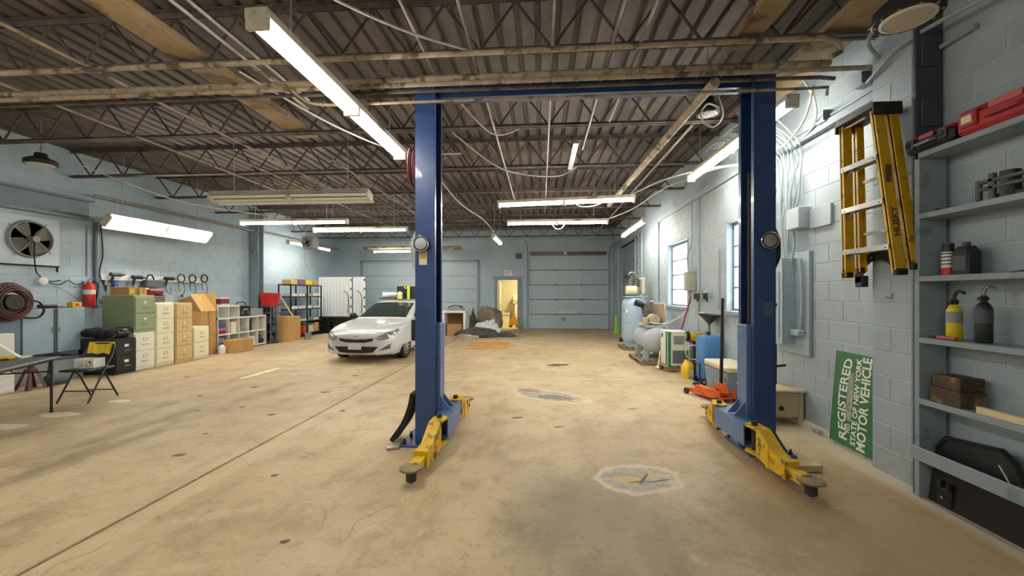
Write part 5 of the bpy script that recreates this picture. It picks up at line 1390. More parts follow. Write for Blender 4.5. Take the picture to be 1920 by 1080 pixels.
q = MB(); q.lathe([(.037, .165), (.036, .18), (.030, .182), (.030, .225), (.001, .226)], n=20); part(t, 'cap', q, M_BLK)
for z in (.075, .10, .125, .148):
    p = MB(); p.lathe([(.0384, z), (.0384, z + .010)], n=20, cap=False); part(t, 'print_band', p, M_DGREY)
t = thing('oil_bottle', 'black oil bottle on the third shelf beside the labelled can', 'bottle', (2.89, 2.98, 1.63))
q = MB(); q.loft([[(x * .045, y * .06, z) for x, y in ((-1, -.8), (-.8, -1), (.8, -1), (1, -.8), (1, .8), (.8, 1), (-.8, 1), (-1, .8))] for z in (0, .15)] + [[(x * .03, y * .035, .195) for x, y in ((-1, -.8), (-.8, -1), (.8, -1), (1, -.8), (1, .8), (.8, 1), (-.8, 1), (-1, .8))]]); part(t, 'bottle_body', q, M_BLK)
q = MB(); q.cyl((0, 0, .19), (0, 0, .225), .022, n=14); part(t, 'cap', q, M_DGREY)
q = MB(); q.bx(-.0475, -.0455, -.045, .045, .03, .13); part(t, 'label', q, M_DGREY)
t = thing('paper_sheet', 'loose white paper lying on the third shelf', 'paper', (2.87, 2.55, 1.631))
q = MB(); rows = [[(-.09, -.2 + .05 * i, .002 + .012 * max(0, math.sin(i * .6))), (.08, -.2 + .05 * i, .002 + .010 * max(0, math.sin(i * .6 + .3)))] for i in range(9)]
q.loft(rows, closed=False, cap=False); part(t, 'sheet', q, M_WHT)
def torch(c, m, mb_, label, tall):
    t = thing('blow_torch', label, 'torch', c)
    q = MB(); q.lathe([(.036, 0), (.042, .01), (.042, tall * .62), (.030, tall * .70), (.018, tall * .74)], n=20); part(t, 'gas_cylinder', q, m)
    q = MB(); q.lathe([(.0424, tall * .36), (.0424, tall * .60)], n=20, cap=False); part(t, 'label_band', q, mb_)
    q = MB(); q.cyl((0, 0, tall * .74), (0, 0, tall * .86), .016, n=12).cyl((-.03, 0, tall * .80), (.02, 0, tall * .80), .014, n=10); part(t, 'valve', q, M_GRIME)
    q = MB(); q.tube(cr([(0, 0, tall * .86), (0, -.005, tall * .95), (0, -.03, tall * 1.02), (0, -.07, tall * .98)], 5), .010, 8); part(t, 'nozzle', q, M_CHR if tall > .34 else M_GRIME)
    return t
torch((2.87, 3.04, 1.18), mat('torch yellow', hx('D9C51E'), .4), M_GREYP, 'yellow blow torch on the fourth shelf', .33)
torch((2.88, 2.86, 1.18), mat('dark green gas', hx('1F2E28'), .4), M_DGREY, 'dark green blow torch on the fourth shelf', .36)
t = thing('red_pliers', 'red handled tool lying in front of the yellow torch', 'tool', (2.80, 3.05, 1.18))
q = MB(); q.tube([(0, -.10, .014), (0, .03, .014)], .013, 8); part(t, 'grip', q, mat('faded red', hx('B8565A'), .5))
q = MB(); q.bar((0, .03, .014), (0, .09, .012), .03, .016, b=.004); part(t, 'jaw', q, M_GRIME)
t = thing('timber_block', 'dark stained timber block on the fifth shelf', 'timber', (2.87, 3.00, .73))
q = MB(); q.box((0, .02, .055), (.17, .21, .108), b=.005); part(t, 'timber_piece', q, mat('oily timber', hx('4E3B26'), .7, var=.3, vs_=9, dirt='8A7146', da=.35, ds=8))
q = MB(); q.box((.005, .02, .155), (.16, .195, .09), b=.005); part(t, 'timber_piece', q, mat('oily timber', hx('4E3B26'), .7))
q = MB(); q.bx(2.79, 2.83, 2.0, 2.82, .731, .775, b=.003); solo('pine_board', q, mat('clean pine', hx('DCCBA0'), .6, var=.05), 'clean pale pine board lying on the fifth shelf', 'board')
t = thing('leaning_board', 'big black panel leaning on the wall under the shelves', 'panel', (2.90, 2.80, 0))
q = MB(); n_ = []
pr = [(.38, .0), (.38, .40), (.33, .48), (-.02, .52), (-.12, .46), (-.32, .02), (-.32, 0)]
q.add([(-.06 + .13 * z - .012, y, z) for y, z in pr] + [(-.06 + .13 * z + .012, y, z) for y, z in pr], [tuple(range(7)), tuple(reversed(range(7, 14)))] + [(i, (i + 1) % 7, 7 + (i + 1) % 7, 7 + i) for i in range(7)]); part(t, 'panel_sheet', q, mat('satin black', hx('191A1B'), .3, var=.1))
q = MB(); q.tube([(-.06 + .13 * z - .016, y, z) for y, z in ((.37, .39), (.31, .47), (-.02, .505), (-.11, .45), (-.31, .03))], .012, 6); part(t, 'panel_rim', q, M_RUB)
q = MB(); q.tube([(-.022, -.03, .42), (-.03, -.12, .30)], .006, 6); part(t, 'panel_trim', q, M_GALV)
t = thing('door_latch', 'black latch part on the floor in front of the leaning panel', 'car part', (2.84, 3.06, 0))
q = MB(); q.box((0, 0, .07), (.05, .10, .14), b=.012).box((-.01, -.03, .15), (.04, .03, .05), b=.008).box((-.01, .03, .15), (.04, .03, .05), b=.008); part(t, 'latch_body', q, M_BLK)
q = MB(); q.cyl((-.03, 0, .07), (-.035, 0, .07), .012, n=10); part(t, 'latch_bolt', q, M_CHR)

# ------------------------------------------------------------------ step ladder hung on the pilaster
M_LYEL = mat('fibreglass yellow', hx('D7A91A'), .45, var=.06, dirt='8A6A18', da=.2, ds=12)
t = thing('step_ladder', 'yellow fibreglass step ladder hanging on the pilaster', 'ladder', (2.715, 3.53, 1.65))
tops = ((.26, .24), (-.10, -.24))      # (top y, bottom y) of the rails
LR = ((.265, .225), (-.09, -.30))
for i, (yt, yb) in enumerate(LR):
    for x0, x1, dz in ((-.075, .0, 0), (.04, .10, .04)):
        q = MB()
        vv = []
        for z, yc in ((dz, yb), (1.33, yt)):
            vv += [(x0, yc - .012, z), (x1, yc - .012, z), (x1, yc + .012, z), (x0, yc + .012, z)]
        q.add(vv, [(3, 2, 1, 0), (4, 5, 6, 7)] + [(k, (k + 1) % 4, 4 + (k + 1) % 4, 4 + k) for k in range(4)])
        for xa in (x0, x1 - .006):
            s = 1 if i else -1
            vv = []
            for z, yc in ((dz, yb), (1.33, yt)): vv += [(xa, yc, z), (xa + .006, yc, z), (xa + .006, yc + s * .034, z), (xa, yc + s * .034, z)]
            q.add(vv, [(3, 2, 1, 0), (4, 5, 6, 7)] + [(k, (k + 1) % 4, 4 + (k + 1) % 4, 4 + k) for k in range(4)])
        rail = part(t, 'rail', q, M_LYEL, ang=0)
        p = MB(); p.box(((x0 + x1) / 2, yb, dz + .015), (x1 - x0 + .012, .036, .05), b=.006); part(rail, 'foot', p, M_BLK)
def ry(i, z): return LR[i][1] + (LR[i][0] - LR[i][1]) * z / 1.33
for z in (.22, .58, .94):
    q = MB(); ya, yb = ry(1, z) + .013, ry(0, z) - .013
    q.bx(-.085, .0, ya, yb, z, z + .012).bx(-.085, -.079, ya, yb, z - .03, z).bx(-.006, .0, ya, yb, z - .03, z); st = part(t, 'tread', q, M_ALU)
    for y in (ya + .03, yb - .03):
        p = MB(); p.cyl((-.0855, y, z - .012), (-.090, y, z - .012), .007, n=8); part(st, 'rivet', p, M_GALV)
    for y, s in ((ya, 1), (yb, -1)):
        p = MB(); p.bar((-.03, y + s * .07, z - .005), (-.03, y, z - .075), .02, .006); part(st, 'brace', p, M_ALU)
for z in (.35, .80):
    q = MB(); q.bx(.06, .075, ry(1, z) + .013, ry(0, z) - .013, z, z + .025); part(t, 'rear_bar', q, M_ALU)
q = MB(); q.bx(-.10, .12, -.135, .295, 1.32, 1.37, b=.008).bx(-.10, .12, -.135, -.115, 1.27, 1.33, b=.004).bx(-.10, .12, .275, .295, 1.27, 1.33, b=.004); cap = part(t, 'top_cap', q, mat('dusty black cap', hx('2B2622'), .6, var=.2))
q = MB(); q.tube(cr([(-.05, .32, 1.40), (-.06, .315, 1.34), (-.06, .22, 1.30), (-.06, .0, 1.30)], 4), .010, 6); part(t, 'hanging_bar', q, M_ALU)
q = MB(); q.bx(-.06, -.02, ry(1, .75) - .018, ry(1, .75) - .013, .60, .85); part(t, 'side_label', q, mat('worn label', hx('6A5A28'), .6, var=.3))
me = text_mesh('HUSKY', .072, mat('label black', hx('1A1712'), .6), .0008)
o = link('lettering', me, t); 
yb_ = ry(1, .38) - .0125
sl = math.atan2(LR[1][0] - LR[1][1], 1.33)
dz_ = (LR[1][0] - LR[1][1]) / 1.33
o.matrix_local = Matrix.Translation((-.038, yb_ - .009, .40)) @ Matrix(((0, -1, 0, 0), (dz_, 0, -1, 0), (1, 0, 0, 0), (0, 0, 0, 1)))
# black arch hung below the ladder
t = thing('fender_liner', 'black curved liner hung under the step ladder', 'car part', (2.85, 3.62, 1.62))
q = MB(); rows = []
for i in range(13):
    a = math.pi * (1.03 - i / 12 * .86)
    ci, si = math.cos(a), math.sin(a)
    rows.append([(-.03, .25 * ci, .25 * si), (.03, .25 * ci, .25 * si), (.03, .235 * ci, .235 * si), (-.03, .165 * ci, .165 * si)])
# curve opens downward
rows = [[(x, -y, z) for x, y, z in r_] for r_ in rows]
q.loft(rows); part(t, 'liner_shell', q, M_RUB)
for a in (1.9, 2.4, 2.8):
    p = MB(); p.cyl((-.03, -.20 * math.cos(a), .20 * math.sin(a)), (-.036, -.20 * math.cos(a), .20 * math.sin(a)), .008, n=8); part(t, 'clip', p, M_GALV)
q = MB(); q.bx(-.03, .03, .17, .25, -.06, .04, b=.006); part(t, 'hanger_block', q, M_BLK)
t = thing('coat_hook', 'small painted hook on the pilaster below the ladder', 'hook', (2.88, 3.56, 1.46))
q = MB(); q.bx(-.012, .0, -.015, .015, 0, .05, b=.003); part(t, 'hook_plate', q, M_GCAB)
q = MB(); q.tube([(-.01, 0, .01), (-.035, 0, .005), (-.04, 0, .025)], .005, 6); part(t, 'hook_arm', q, M_GCAB)

# ------------------------------------------------------------------ inspection sign
M_SGRN = mat('sign green', hx('2F6B3F'), .4, var=.06)
M_SWHT = mat('sign white', hx('E6E6DE'), .45)
t = thing('inspection_sign', 'green registered motor vehicle sign leaning sideways on the wall', 'sign', (2.93, 4.05, .03))
SM = Matrix.Translation((.03, 0, .45)) @ Matrix.Rotation(R(4.5), 4, 'Y')   # sheet centre, leaning back
q = MB(); q.box((0, 0, 0), (.010, .60, .90), b=.004); q.tf(SM); part(t, 'sign_sheet', q, M_SGRN)
TM = Matrix(((0, 0, -1, 0), (0, 1, 0, 0), (1, 0, 0, 0), (0, 0, 0, 1)))
def sign_line(s, y, z, length, cap, m=M_SWHT, bend=0.0, bold=.0, name='lettering'):
    me = text_mesh(s, 1.0, m, .004, bold=bold)
    xs = [v.co.x for v in me.vertices]; ys_ = [v.co.y for v in me.vertices]
    sx = length / (max(xs) - min(xs)); sy = cap / (max(ys_) - min(ys_)); cx = (max(xs) + min(xs)) / 2; cy = (max(ys_) + min(ys_)) / 2
    for v in me.vertices:
        a = (v.co.x - cx) * sx
        v.co = Vector((a, (v.co.y - cy) * sy - bend * a * a, v.co.z * .25))
    o = link(name, me, t); o.matrix_local = SM @ Matrix.Translation((-.0058, y, z)) @ TM
    return o
sign_line('REGISTERED', .165, .0, .78, .105, bend=.35, bold=.016)
sign_line('NO', .062, -.27, .085, .05, bold=.01)
q = MB(); q.box((-.0056, .068, .03), (.0012, .075, .46)); q.tf(SM); part(t, 'faded_number', q, mat('faded digits', hx('8E9A86'), .6, var=.35, vs_=30))
sign_line('STATE OF NEW YORK', -.010, .0, .82, .062, bold=.02)
sign_line('MOTOR VEHICLE', -.105, .0, .86, .105, bold=.022)

# ------------------------------------------------------------------ electrical board
M_ELEC = mat('painted electrical box', hx('9DAEB8'), .45, var=.03)
M_ELEC2 = mat('pale junction box', hx('9FABB2'), .45, var=.03)
q = MB(); q.bx(2.96, 2.998, 4.72, 5.45, .80, 1.98, b=.004); solo('backing_board', q, M_ELEC, 'painted board behind the electrical panel', 'board')
t = thing('breaker_panel', 'grey electrical breaker panel with a closed door', 'electrical panel', (2.96, 5.15, .92))
q = MB(); q.bx(-.14, 0, -.19, .22, 0, 1.0, b=.006); part(t, 'panel_box', q, M_ELEC)
q = MB(); q.bx(-.155, -.139, -.20, .23, -.01, 1.01, b=.004); part(t, 'cover', q, M_ELEC)
q = MB(); q.bx(-.165, -.154, -.15, .18, .06, .84, b=.004); d = part(t, 'door', q, M_ELEC)
p = MB(); p.cyl((-.164, -.10, .45), (-.178, -.10, .45), .018, n=12); part(d, 'lock', p, M_GRIME)
t = thing('junction_box', 'pale junction box with cables above the breaker panel', 'junction box', (3.0, 4.86, 2.24))
q = MB(); q.bx(-.13, 0, -.12, .12, 0, .24, b=.008); part(t, 'box_body', q, M_ELEC2)
q = MB(); q.bx(-.137, -.129, -.115, .115, .005, .235, b=.004); part(t, 'cover', q, M_ELEC2)
q = MB(); q.bx(2.97, 2.999, 4.40, 4.73, 2.22, 2.44, b=.003); solo('cover_plate', q, M_ELEC2, 'flat pale plate beside the junction box', 'plate')
t = thing('conduit_box', 'small pale conduit box beside the breaker panel', 'conduit box', (2.96, 4.84, 1.02))
q = MB(); q.bx(-.08, 0, -.06, .09, 0, .07, b=.01); part(t, 'box_body', q, M_ELEC2)
q = MB(); q.tube(cr([(-.04, .08, .035), (-.04, .14, .05), (-.04, .13, .12)], 4), .012, 6); part(t, 'elbow', q, M_ELEC2)
pipe('cable', cr([(2.93, 4.82, 1.90), (2.93, 4.80, 1.6), (2.93, 4.80, 1.3), (2.93, 4.82, 1.09)], 5), .016, M_ELEC2, 'thick pale cable down the edge of the electrical board', 'cable')
pipe('cable', cr([(2.93, 4.95, 2.24), (2.92, 4.92, 2.05), (2.92, 4.98, 1.80), (2.93, 4.97, 1.70)], 5), .014, M_ELEC2, 'pale cable from junction box to breaker panel', 'cable')
bundle = thing('cable_bundle', 'fan of pale cables rising from the breaker panel to the roof', 'cables', (2.95, 5.2, 1.93))
rng = random.Random(11)
for k in range(16):
    y0 = 4.95 + .028 * k; y1 = 4.80 + .05 * k
    a = [(2.95 - .012 * (k % 3), y0, 1.93 if k > 3 else 2.48)]
    for z in (2.3, 2.6, 2.85, 3.05):
        if z > a[0][2] + .05: a.append((2.955 - .02 * rng.random() - .01 * (k % 3), y0 + (y1 - y0) * (z - 1.9) / 1.3 + rng.uniform(-.05, .05), z))
    a += [(2.90 - .02 * (k % 3), y1 + .02, 3.24), (2.80 - .06 * (k % 3), y1 + .12, 3.46), (2.66 - .04 * (k % 4), y1 + .2 + .3 * rng.random(), 3.66), (2.64 - .04 * (k % 4), y1 + .9, 3.69)]
    q = MB(); q.tube(cr([(x - 2.95, y - 5.2, z - 1.93) for x, y, z in a], 5), .009 + .004 * rng.random(), 6); part(bundle, 'cable', q, M_ELEC2 if k % 4 else M_GCAB)
for k, (a, lab, m, r_) in enumerate((([(2.94, 4.95, 3.22), (2.90, 4.55, 3.30), (2.75, 4.3, 3.45), (2.60, 4.25, 3.66)], 'white cable looping off the wall trunking', M_WCAB, .012),
                                  ([(2.55, 4.0, 3.45), (2.70, 4.4, 3.28), (2.80, 5.0, 3.22), (2.70, 5.4, 3.4)], 'white cable hanging under the lamp by the panel', M_WCAB, .011),
                                  ([(2.96, 3.85, 3.42), (2.90, 3.70, 3.50), (2.70, 3.55, 3.62), (2.65, 3.0, 3.68), (2.66, 1.6, 3.68)], 'grey conduit bending off the pilaster top', M_GCAB, .016),
                                  ([(2.86, 3.78, 3.36), (2.84, 3.62, 3.40), (2.84, 3.40, 3.47), (2.85, 2.9, 3.42), (2.9, 2.2, 3.30), (2.96, 1.6, 3.22)], 'grey conduit over the top of the pilaster', M_GCAB, .016),
                                  ([(1.90, 4.55, 3.69), (1.92, 4.45, 3.40), (1.80, 4.42, 3.26), (1.68, 4.42, 3.38), (1.76, 4.45, 3.52), (1.90, 4.5, 3.50)], 'white cable looped beside the lift post top', M_WCAB, .010),
                                  ([(-2.1, 1.9, 3.68), (-1.6, 2.4, 3.50), (-1.1, 3.0, 3.52), (-.6, 3.55, 3.64)], 'pale drooping cable over the long lamp', M_WCAB, .010),
                                  ([(-2.9, 3.7, 3.64), (-2.3, 4.4, 3.38), (-1.8, 5.2, 3.36), (-1.2, 6.0, 3.6)], 'pale drooping cable behind the long lamp', M_WCAB, .010),
                                  ([(-.95, 4.4, 3.68), (-.6, 4.9, 3.45), (-.3, 5.36, 3.68)], 'short drooping cable beside the blue post', M_WCAB, .010),
                                  ([(-1.2, 5.4, 3.68), (-.6, 6.2, 3.42), (.2, 6.6, 3.40), (.6, 7.05, 3.68)], 'pale cable sagging over the lift bay', M_WCAB, .010),
                                  ([(-1.9, 7.1, 3.66), (-1.7, 8.4, 3.40), (-1.4, 9.8, 3.30), (-1.38, 11.8, 3.30)], 'pale cable running to the short lamp', M_WCAB, .012),
                                  ([(.5, 7.4, 3.24), (.7, 7.4, 3.08), (1.0, 7.4, 3.10), (1.2, 7.38, 3.24)], 'cable loop hanging under the slanted lamp', M_WCAB, .011),
                                  ([(.2, 9.9, 3.28), (.35, 9.9, 3.08), (.5, 9.9, 3.10), (.6, 9.9, 3.26)], 'cable loop hanging under the farther bay lamp', M_WCAB, .012),
                                  ([(1.6, 7.3, 3.26), (2.0, 7.0, 3.40), (2.4, 6.5, 3.42), (2.8, 6.2, 3.40), (2.95, 5.9, 3.34)], 'pale cable from slanted lamp to the wall', M_WCAB, .012),
                                  ([(1.6, 9.9, 3.30), (2.0, 9.0, 3.36), (2.3, 7.8, 3.48), (2.7, 6.6, 3.46), (2.95, 6.1, 3.36)], 'pale cable from the farther bay lamp to the wall', M_WCAB, .012),
                                  ([(-7.8, 6.3, 3.69), (-7.2, 7.5, 3.35), (-6.6, 8.6, 3.32), (-5.9, 8.86, 3.25)], 'pale cable to the lamp before the steel column', M_WCAB, .010))):
    pipe('cable', cr(a, 6), r_, m, lab, 'cable', 6)
for k, (c_, lab) in enumerate((((2.95, 4.45, 3.34), 'grey switch box under the roof above the ladder'), ((2.93, 3.92, 3.45), 'grey switch box at the top of the pilaster'))):
    t = thing('switch_box', lab, 'switch box', c_)
    q = MB(); q.box((0, 0, 0), (.10, .12, .12), b=.008); part(t, 'box_body', q, M_ELEC)
    q = MB(); q.box((-.02, -.062, 0), (.08, .006, .10)); part(t, 'cover', q, M_DGREY)

# ------------------------------------------------------------------ floor things along the block wall
t = thing('nightstand', 'small beige wooden nightstand with a black knob behind a lift post', 'nightstand', (2.715, 5.05, 0))
M_BEIGE = mat('beige wood', hx('B3A484'), .55, var=.10, vs_=4)
q = MB(); q.bx(-.25, .25, -.21, .21, .09, .37, b=.006); part(t, 'body', q, M_BEIGE)
q = MB(); q.bx(-.28, .28, -.24, .22, .37, .405, b=.010); part(t, 'top', q, M_BEIGE)
for sx in (-1, 1):
    for sy in (-1, 1):
        q = MB(); q.bx(sx * .235 - .022, sx * .235 + .022, sy * .20 - .022, sy * .20 + .022, 0, .37, b=.006); part(t, 'leg', q, M_BEIGE)
q = MB(); q.bx(-.205, .205, -.222, -.208, .115, .285, b=.005); d = part(t, 'drawer', q, M_BEIGE)
p = MB(); p.lathe([(.01, 0), (.012, .012), (.028, .02), (.026, .034), (.001, .038)], (0, -.222, .20), (0, -1, 0), 16); part(d, 'knob', p, M_BLK)
t = thing('cooler', 'grey cooler with a cream lid beside the orange jack', 'cooler', (2.76, 6.18, 0))
q = MB(); q.loft([[(-.17, -.36, 0), (.17, -.36, 0), (.17, .36, 0), (-.17, .36, 0)], [(-.20, -.40, .40), (.20, -.40, .40), (.20, .40, .40), (-.20, .40, .40)]]); part(t, 'cooler_body', q, mat('cooler grey blue', hx('7E939F'), .5, var=.05))
q = MB(); q.box((0, 0, .445), (.42, .82, .085), b=.02); part(t, 'lid', q, mat('cooler cream', hx('D6CDAE'), .5, var=.05))
q = MB(); q.cyl((-.195, -.30, .30), (-.207, -.30, .30), .02, n=10); part(t, 'latch', q, M_GREYP)
for s in (-1, 1):
    q = MB(); q.box((0, s * .395, .30), (.16, .03, .05), b=.01); part(t, 'side_handle', q, M_DGREY)
# floor jack
M_ORG = mat('orange enamel', hx('DD5C20'), .4, var=.08, dirt='6A3018', da=.15, ds=10)
t = thing('floor_jack', 'orange trolley jack with a tall black handle', 'jack', (2.43, 6.02, 0), math.atan2(6.36 - 5.74, 2.33 - 2.53))
for s in (-1, 1):
    q = MB(); q.prism([(.34, .04), (.36, .08), (.22, .11), (-.05, .15), (-.22, .19), (-.32, .16), (-.34, .06), (-.2, .05)], 'y', s * .125 - .006, s * .125 + .006); part(t, 'side_plate', q, M_ORG)
    q = MB(); q.cyl((.33, s * .14, .045), (.33, s * .17, .045), .045, n=16); part(t, 'front_wheel', q, M_GRIME)
    q = MB(); q.cyl((-.28, s * .15, .045), (-.28, s * .18, .045), .045, n=14); part(t, 'caster', q, M_GRIME)
q = MB(); q.bx(-.30, .30, -.12, .12, .06, .075).bx(-.24, -.05, -.10, .10, .075, .16, b=.01); part(t, 'chassis', q, M_ORG)
q = MB(); q.bar((-.05, 0, .11), (.30, 0, .12), .10, .05, b=.008); part(t, 'lift_arm', q, M_ORG)
q = MB(); q.cyl((.30, 0, .13), (.30, 0, .16), .055, n=16); part(t, 'saddle', q, M_GRIME)
q = MB(); q.cyl((-.18, -.09, .13), (-.18, .09, .13), .05, n=16); part(t, 'power_unit', q, M_BLK)
q = MB(); q.prism([(-.30, .14), (-.10, .14), (-.16, .26), (-.24, .26)], 'y', -.05, .05); part(t, 'handle_yoke', q, M_ORG)
q = MB(); q.tube([(-.20, 0, .22), (-.195, -.02, .80), (-.19, -.04, 1.44)], .022, 10); h_ = part(t, 'handle', q, M_RUB)
# blue tank on a hand truck
t = thing('blue_tank', 'tall blue tank on a small black hand truck', 'tank', (2.80, 7.02, 0))
q = MB(); rr = []
def rrect(hx_, hy_, r_, z):
    o = []
    for cx, cy, a0 in ((hx_ - r_, hy_ - r_, 0), (-hx_ + r_, hy_ - r_, 90), (-hx_ + r_, -hy_ + r_, 180), (hx_ - r_, -hy_ + r_, 270)):
        for k in range(5): a = R(a0 + 22.5 * k); o.append((cx + r_ * math.cos(a), cy + r_ * math.sin(a), z))
    return o
q.loft([rrect(.14, .14, .04, .06), rrect(.165, .165, .05, .10), rrect(.165, .165, .05, .74), rrect(.15, .15, .05, .79), rrect(.10, .10, .04, .805)]); part(t, 'tank_body', q, mat('tank blue', hx('4A80BC'), .4, var=.05))
q = MB(); q.cyl((0, 0, .80), (0, 0, .86), .03, n=12).cyl((-.03, 0, .85), (.03, 0, .85), .02, n=8); part(t, 'valve', q, M_GRIME)
for s in (-1, 1):
    q = MB(); q.cyl((-.14 + .0, -.12 if s < 0 else .10, .055), (-.14, -.17 if s < 0 else .15, .055), .055, n=16); w = part(t, 'wheel', q, M_RUB)
    p = MB(); p.cyl((-.14, -.172 if s < 0 else .152, .055), (-.14, -.175 if s < 0 else .155, .055), .028, n=12); part(w, 'hub', p, M_GALV)
q = MB(); q.bx(-.20, .10, -.16, .16, .02, .035).tube([(-.19, -.12, .03), (-.19, -.12, .34), (-.19, .12, .34), (-.19, .12, .03)], .012, 6); part(t, 'hand_truck', q, M_BLK)
# bench grinder
t = thing('bench_grinder', 'yellow bench grinder on a black pedestal', 'grinder', (2.80, 7.66, 0))
q = MB(); q.lathe([(.13, 0), (.13, .02), (.04, .035), (.03, .06), (.03, .60), (.05, .62)], n=16); part(t, 'pedestal', q, M_BLK)
q = MB(); q.bx(-.12, .12, -.09, .09, .62, .64, b=.004); part(t, 'mount_plate', q, M_GRIME)
q = MB(); q.cyl((-.09, 0, .73), (.09, 0, .73), .075, n=20).box((0, 0, .66), (.12, .10, .05), b=.01); part(t, 'motor', q, M_YLW)
for s in (-1, 1):
    q = MB(); q.cyl((s * .10, 0, .73), (s * .15, 0, .73), .085, n=20); g = part(t, 'wheel_guard', q, M_YLW if s > 0 else M_BLK)
    p = MB(); p.cyl((s * .151, 0, .73), (s * .158, 0, .73), .06, n=18); part(g, 'grinding_wheel', p, M_GREYP)
t = thing('hose_coil', 'white hose coil hung on the grinder pedestal', 'hose', (2.74, 7.56, .30))
q = MB(); q.tube([(.0 + .02 * math.cos(a * .3), .0, .17 + .13 * math.sin(a * .2618)) if False else (.13 * math.cos(a * .2618), -.01 * (a % 2), .14 + .13 * math.sin(a * .2618)) for a in range(24)], .012, 6, closed=True); part(t, 'coil', q, M_WCAB)
q = MB(); q.tube(cr([(.12, .0, .18), (.16, 0, .34), (.10, .03, .48), (.0, .06, .5)], 5), .012, 6); part(t, 'hose_tail', q, M_WCAB)
t = thing('yellow_jug', 'yellow plastic jug with a white label on the floor', 'jug', (2.60, 7.42, 0), .3)
q = MB(); q.loft([rrect(.075, .10, .03, 0), rrect(.08, .105, .03, .02), rrect(.08, .105, .03, .20), rrect(.06, .07, .03, .265), rrect(.03, .03, .02, .30)]); part(t, 'jug_body', q, M_YLW)
q = MB(); q.tube(cr([(0, .03, .27), (0, .07, .31), (0, .10, .27), (0, .105, .18)], 4), .014, 8); part(t, 'handle', q, M_YLW)
q = MB(); q.cyl((0, 0, .295), (0, 0, .325), .024, n=12); part(t, 'cap', q, M_YLW)
q = MB(); q.bx(-.05, .05, -.1075, -.1055, .05, .17); part(t, 'label', q, M_WHT)
# pallets with the machines
M_PAL = mat('grey pallet wood', hx('8C7A60'), .8, var=.15)
def pallet(c, w, l, label, h=.11):
    t = thing('pallet', label, 'pallet', c, 0, 'small wooden pallets')
    for k in range(3):
        q = MB(); y = -l / 2 + .035 + k * (l - .07) / 2
        q.bx(-w / 2, w / 2, y - .03, y + .03, .018, h - .018); part(t, 'stringer', q, M_PAL)
    n_ = max(3, int(w / .11))
    for k in range(n_):
        x = -w / 2 + .045 + k * (w - .09) / (n_ - 1)
        q = MB(); q.bx(x - .04, x + .04, -l / 2, l / 2, h - .018, h, b=.002); part(t, 'deck_slat', q, M_PAL)
    for k in range(3):
        x = -w / 2 + .045 + k * (w - .09) / 2
        q = MB(); q.bx(x - .04, x + .04, -l / 2, l / 2, 0, .018, b=.002); part(t, 'bottom_slat', q, M_PAL)
    return t
pallet((2.62, 8.25, 0), .52, .60, 'small pallet under the white and green air dryer')
pallet((2.42, 9.25, 0), .70, 1.15, 'long pallet under the horizontal compressor', .09)
pallet((2.55, 11.3, 0), .76, .76, 'square pallet under the tall compressor', .08)
t = thing('air_dryer', 'white air dryer with a green stripe and a grille', 'air dryer', (2.64, 8.25, .11))
q = MB(); q.bx(-.20, .20, -.24, .26, 0, .66, b=.008); part(t, 'casing', q, M_WHITEC)
q = MB(); q.bx(-.203, -.199, -.20, -.08, .0, .66).bx(-.203, -.15, -.243, -.239, 0, .66); part(t, 'green_stripe', q, mat('stripe green', hx('2F7A5A'), .4))
q = MB(); q.bx(-.12, .17, -.244, -.239, .05, .30); g = part(t, 'grille_back', q, M_DGREY)
for k in range(9):
    p = MB(); x = -.11 + k * .034
    p.bx(x, x + .012, -.252, -.243, .05, .30); part(g, 'grille_bar', p, M_GREYP)
q = MB(); q.bx(-.10, .10, -.244, -.239, .42, .58); part(t, 'control_plate', q, M_GREYP)
q = MB(); q.bx(-.205, -.199, .10, .20, .52, .60); part(t, 'badge', q, M_DGREY)
M_CTANK = mat('compressor grey paint', hx('AEB9BF'), .42, var=.05, dirt='7A8488', da=.12)
M_CTANKB = mat('compressor blue paint', hx('9DB4C4'), .42, var=.05, dirt='7A8488', da=.12)
M_CASTI = mat('grimy cast iron', hx('6E6A62'), .55, .3, var=.25, vs_=12)
M_MOTB = mat('beige motor paint', hx('B8AB8C'), .5, var=.1)
M_BELT = mat('tan belt guard', hx('A5927C'), .5, var=.08)
t = thing('air_compressor', 'horizontal grey air compressor with a tan belt guard', 'compressor', (2.44, 9.25, .09))
q = MB(); q.lathe([(.02, -.62), (.14, -.60), (.23, -.55), (.275, -.47), (.28, -.42), (.28, .42), (.275, .47), (.23, .55), (.14, .60), (.02, .62)], (0, 0, .43), (0, 1, 0), 32); part(t, 'tank', q, M_CTANK)
for y in (-.36, .36):
    for s in (-1, 1):
        q = MB(); q.prism([(s * .10, .20), (s * .24, .24), (s * .27, 0), (s * .17, 0)], 'y', y - .03, y + .03); part(t, 'foot', q, M_CTANK)
    q = MB(); q.bx(-.29, .29, y - .05, y + .05, 0, .02); part(t, 'foot_plate', q, M_CTANK)
q = MB(); q.bx(-.20, .20, -.46, .46, .69, .74, b=.004).bx(-.17, .17, -.40, -.34, .60, .70).bx(-.17, .17, .34, .40, .60, .70); part(t, 'top_plate', q, M_CTANK)
q = MB(); q.cyl((-.02, -.42, .86), (-.02, -.12, .86), .11, n=20).cyl((-.02, -.45, .86), (-.02, -.42, .86), .09, n=16); part(t, 'motor', q, M_MOTB)
q = MB(); q.box((-.02, .12, .86), (.20, .22, .22), b=.02); pu = part(t, 'pump_block', q, M_CASTI)
for k in range(5):
    p = MB(); p.box((-.08, .02 + .05 * k, 1.07), (.13, .012, .20), b=.003); part(pu, 'cooling_fin', p, M_CASTI)
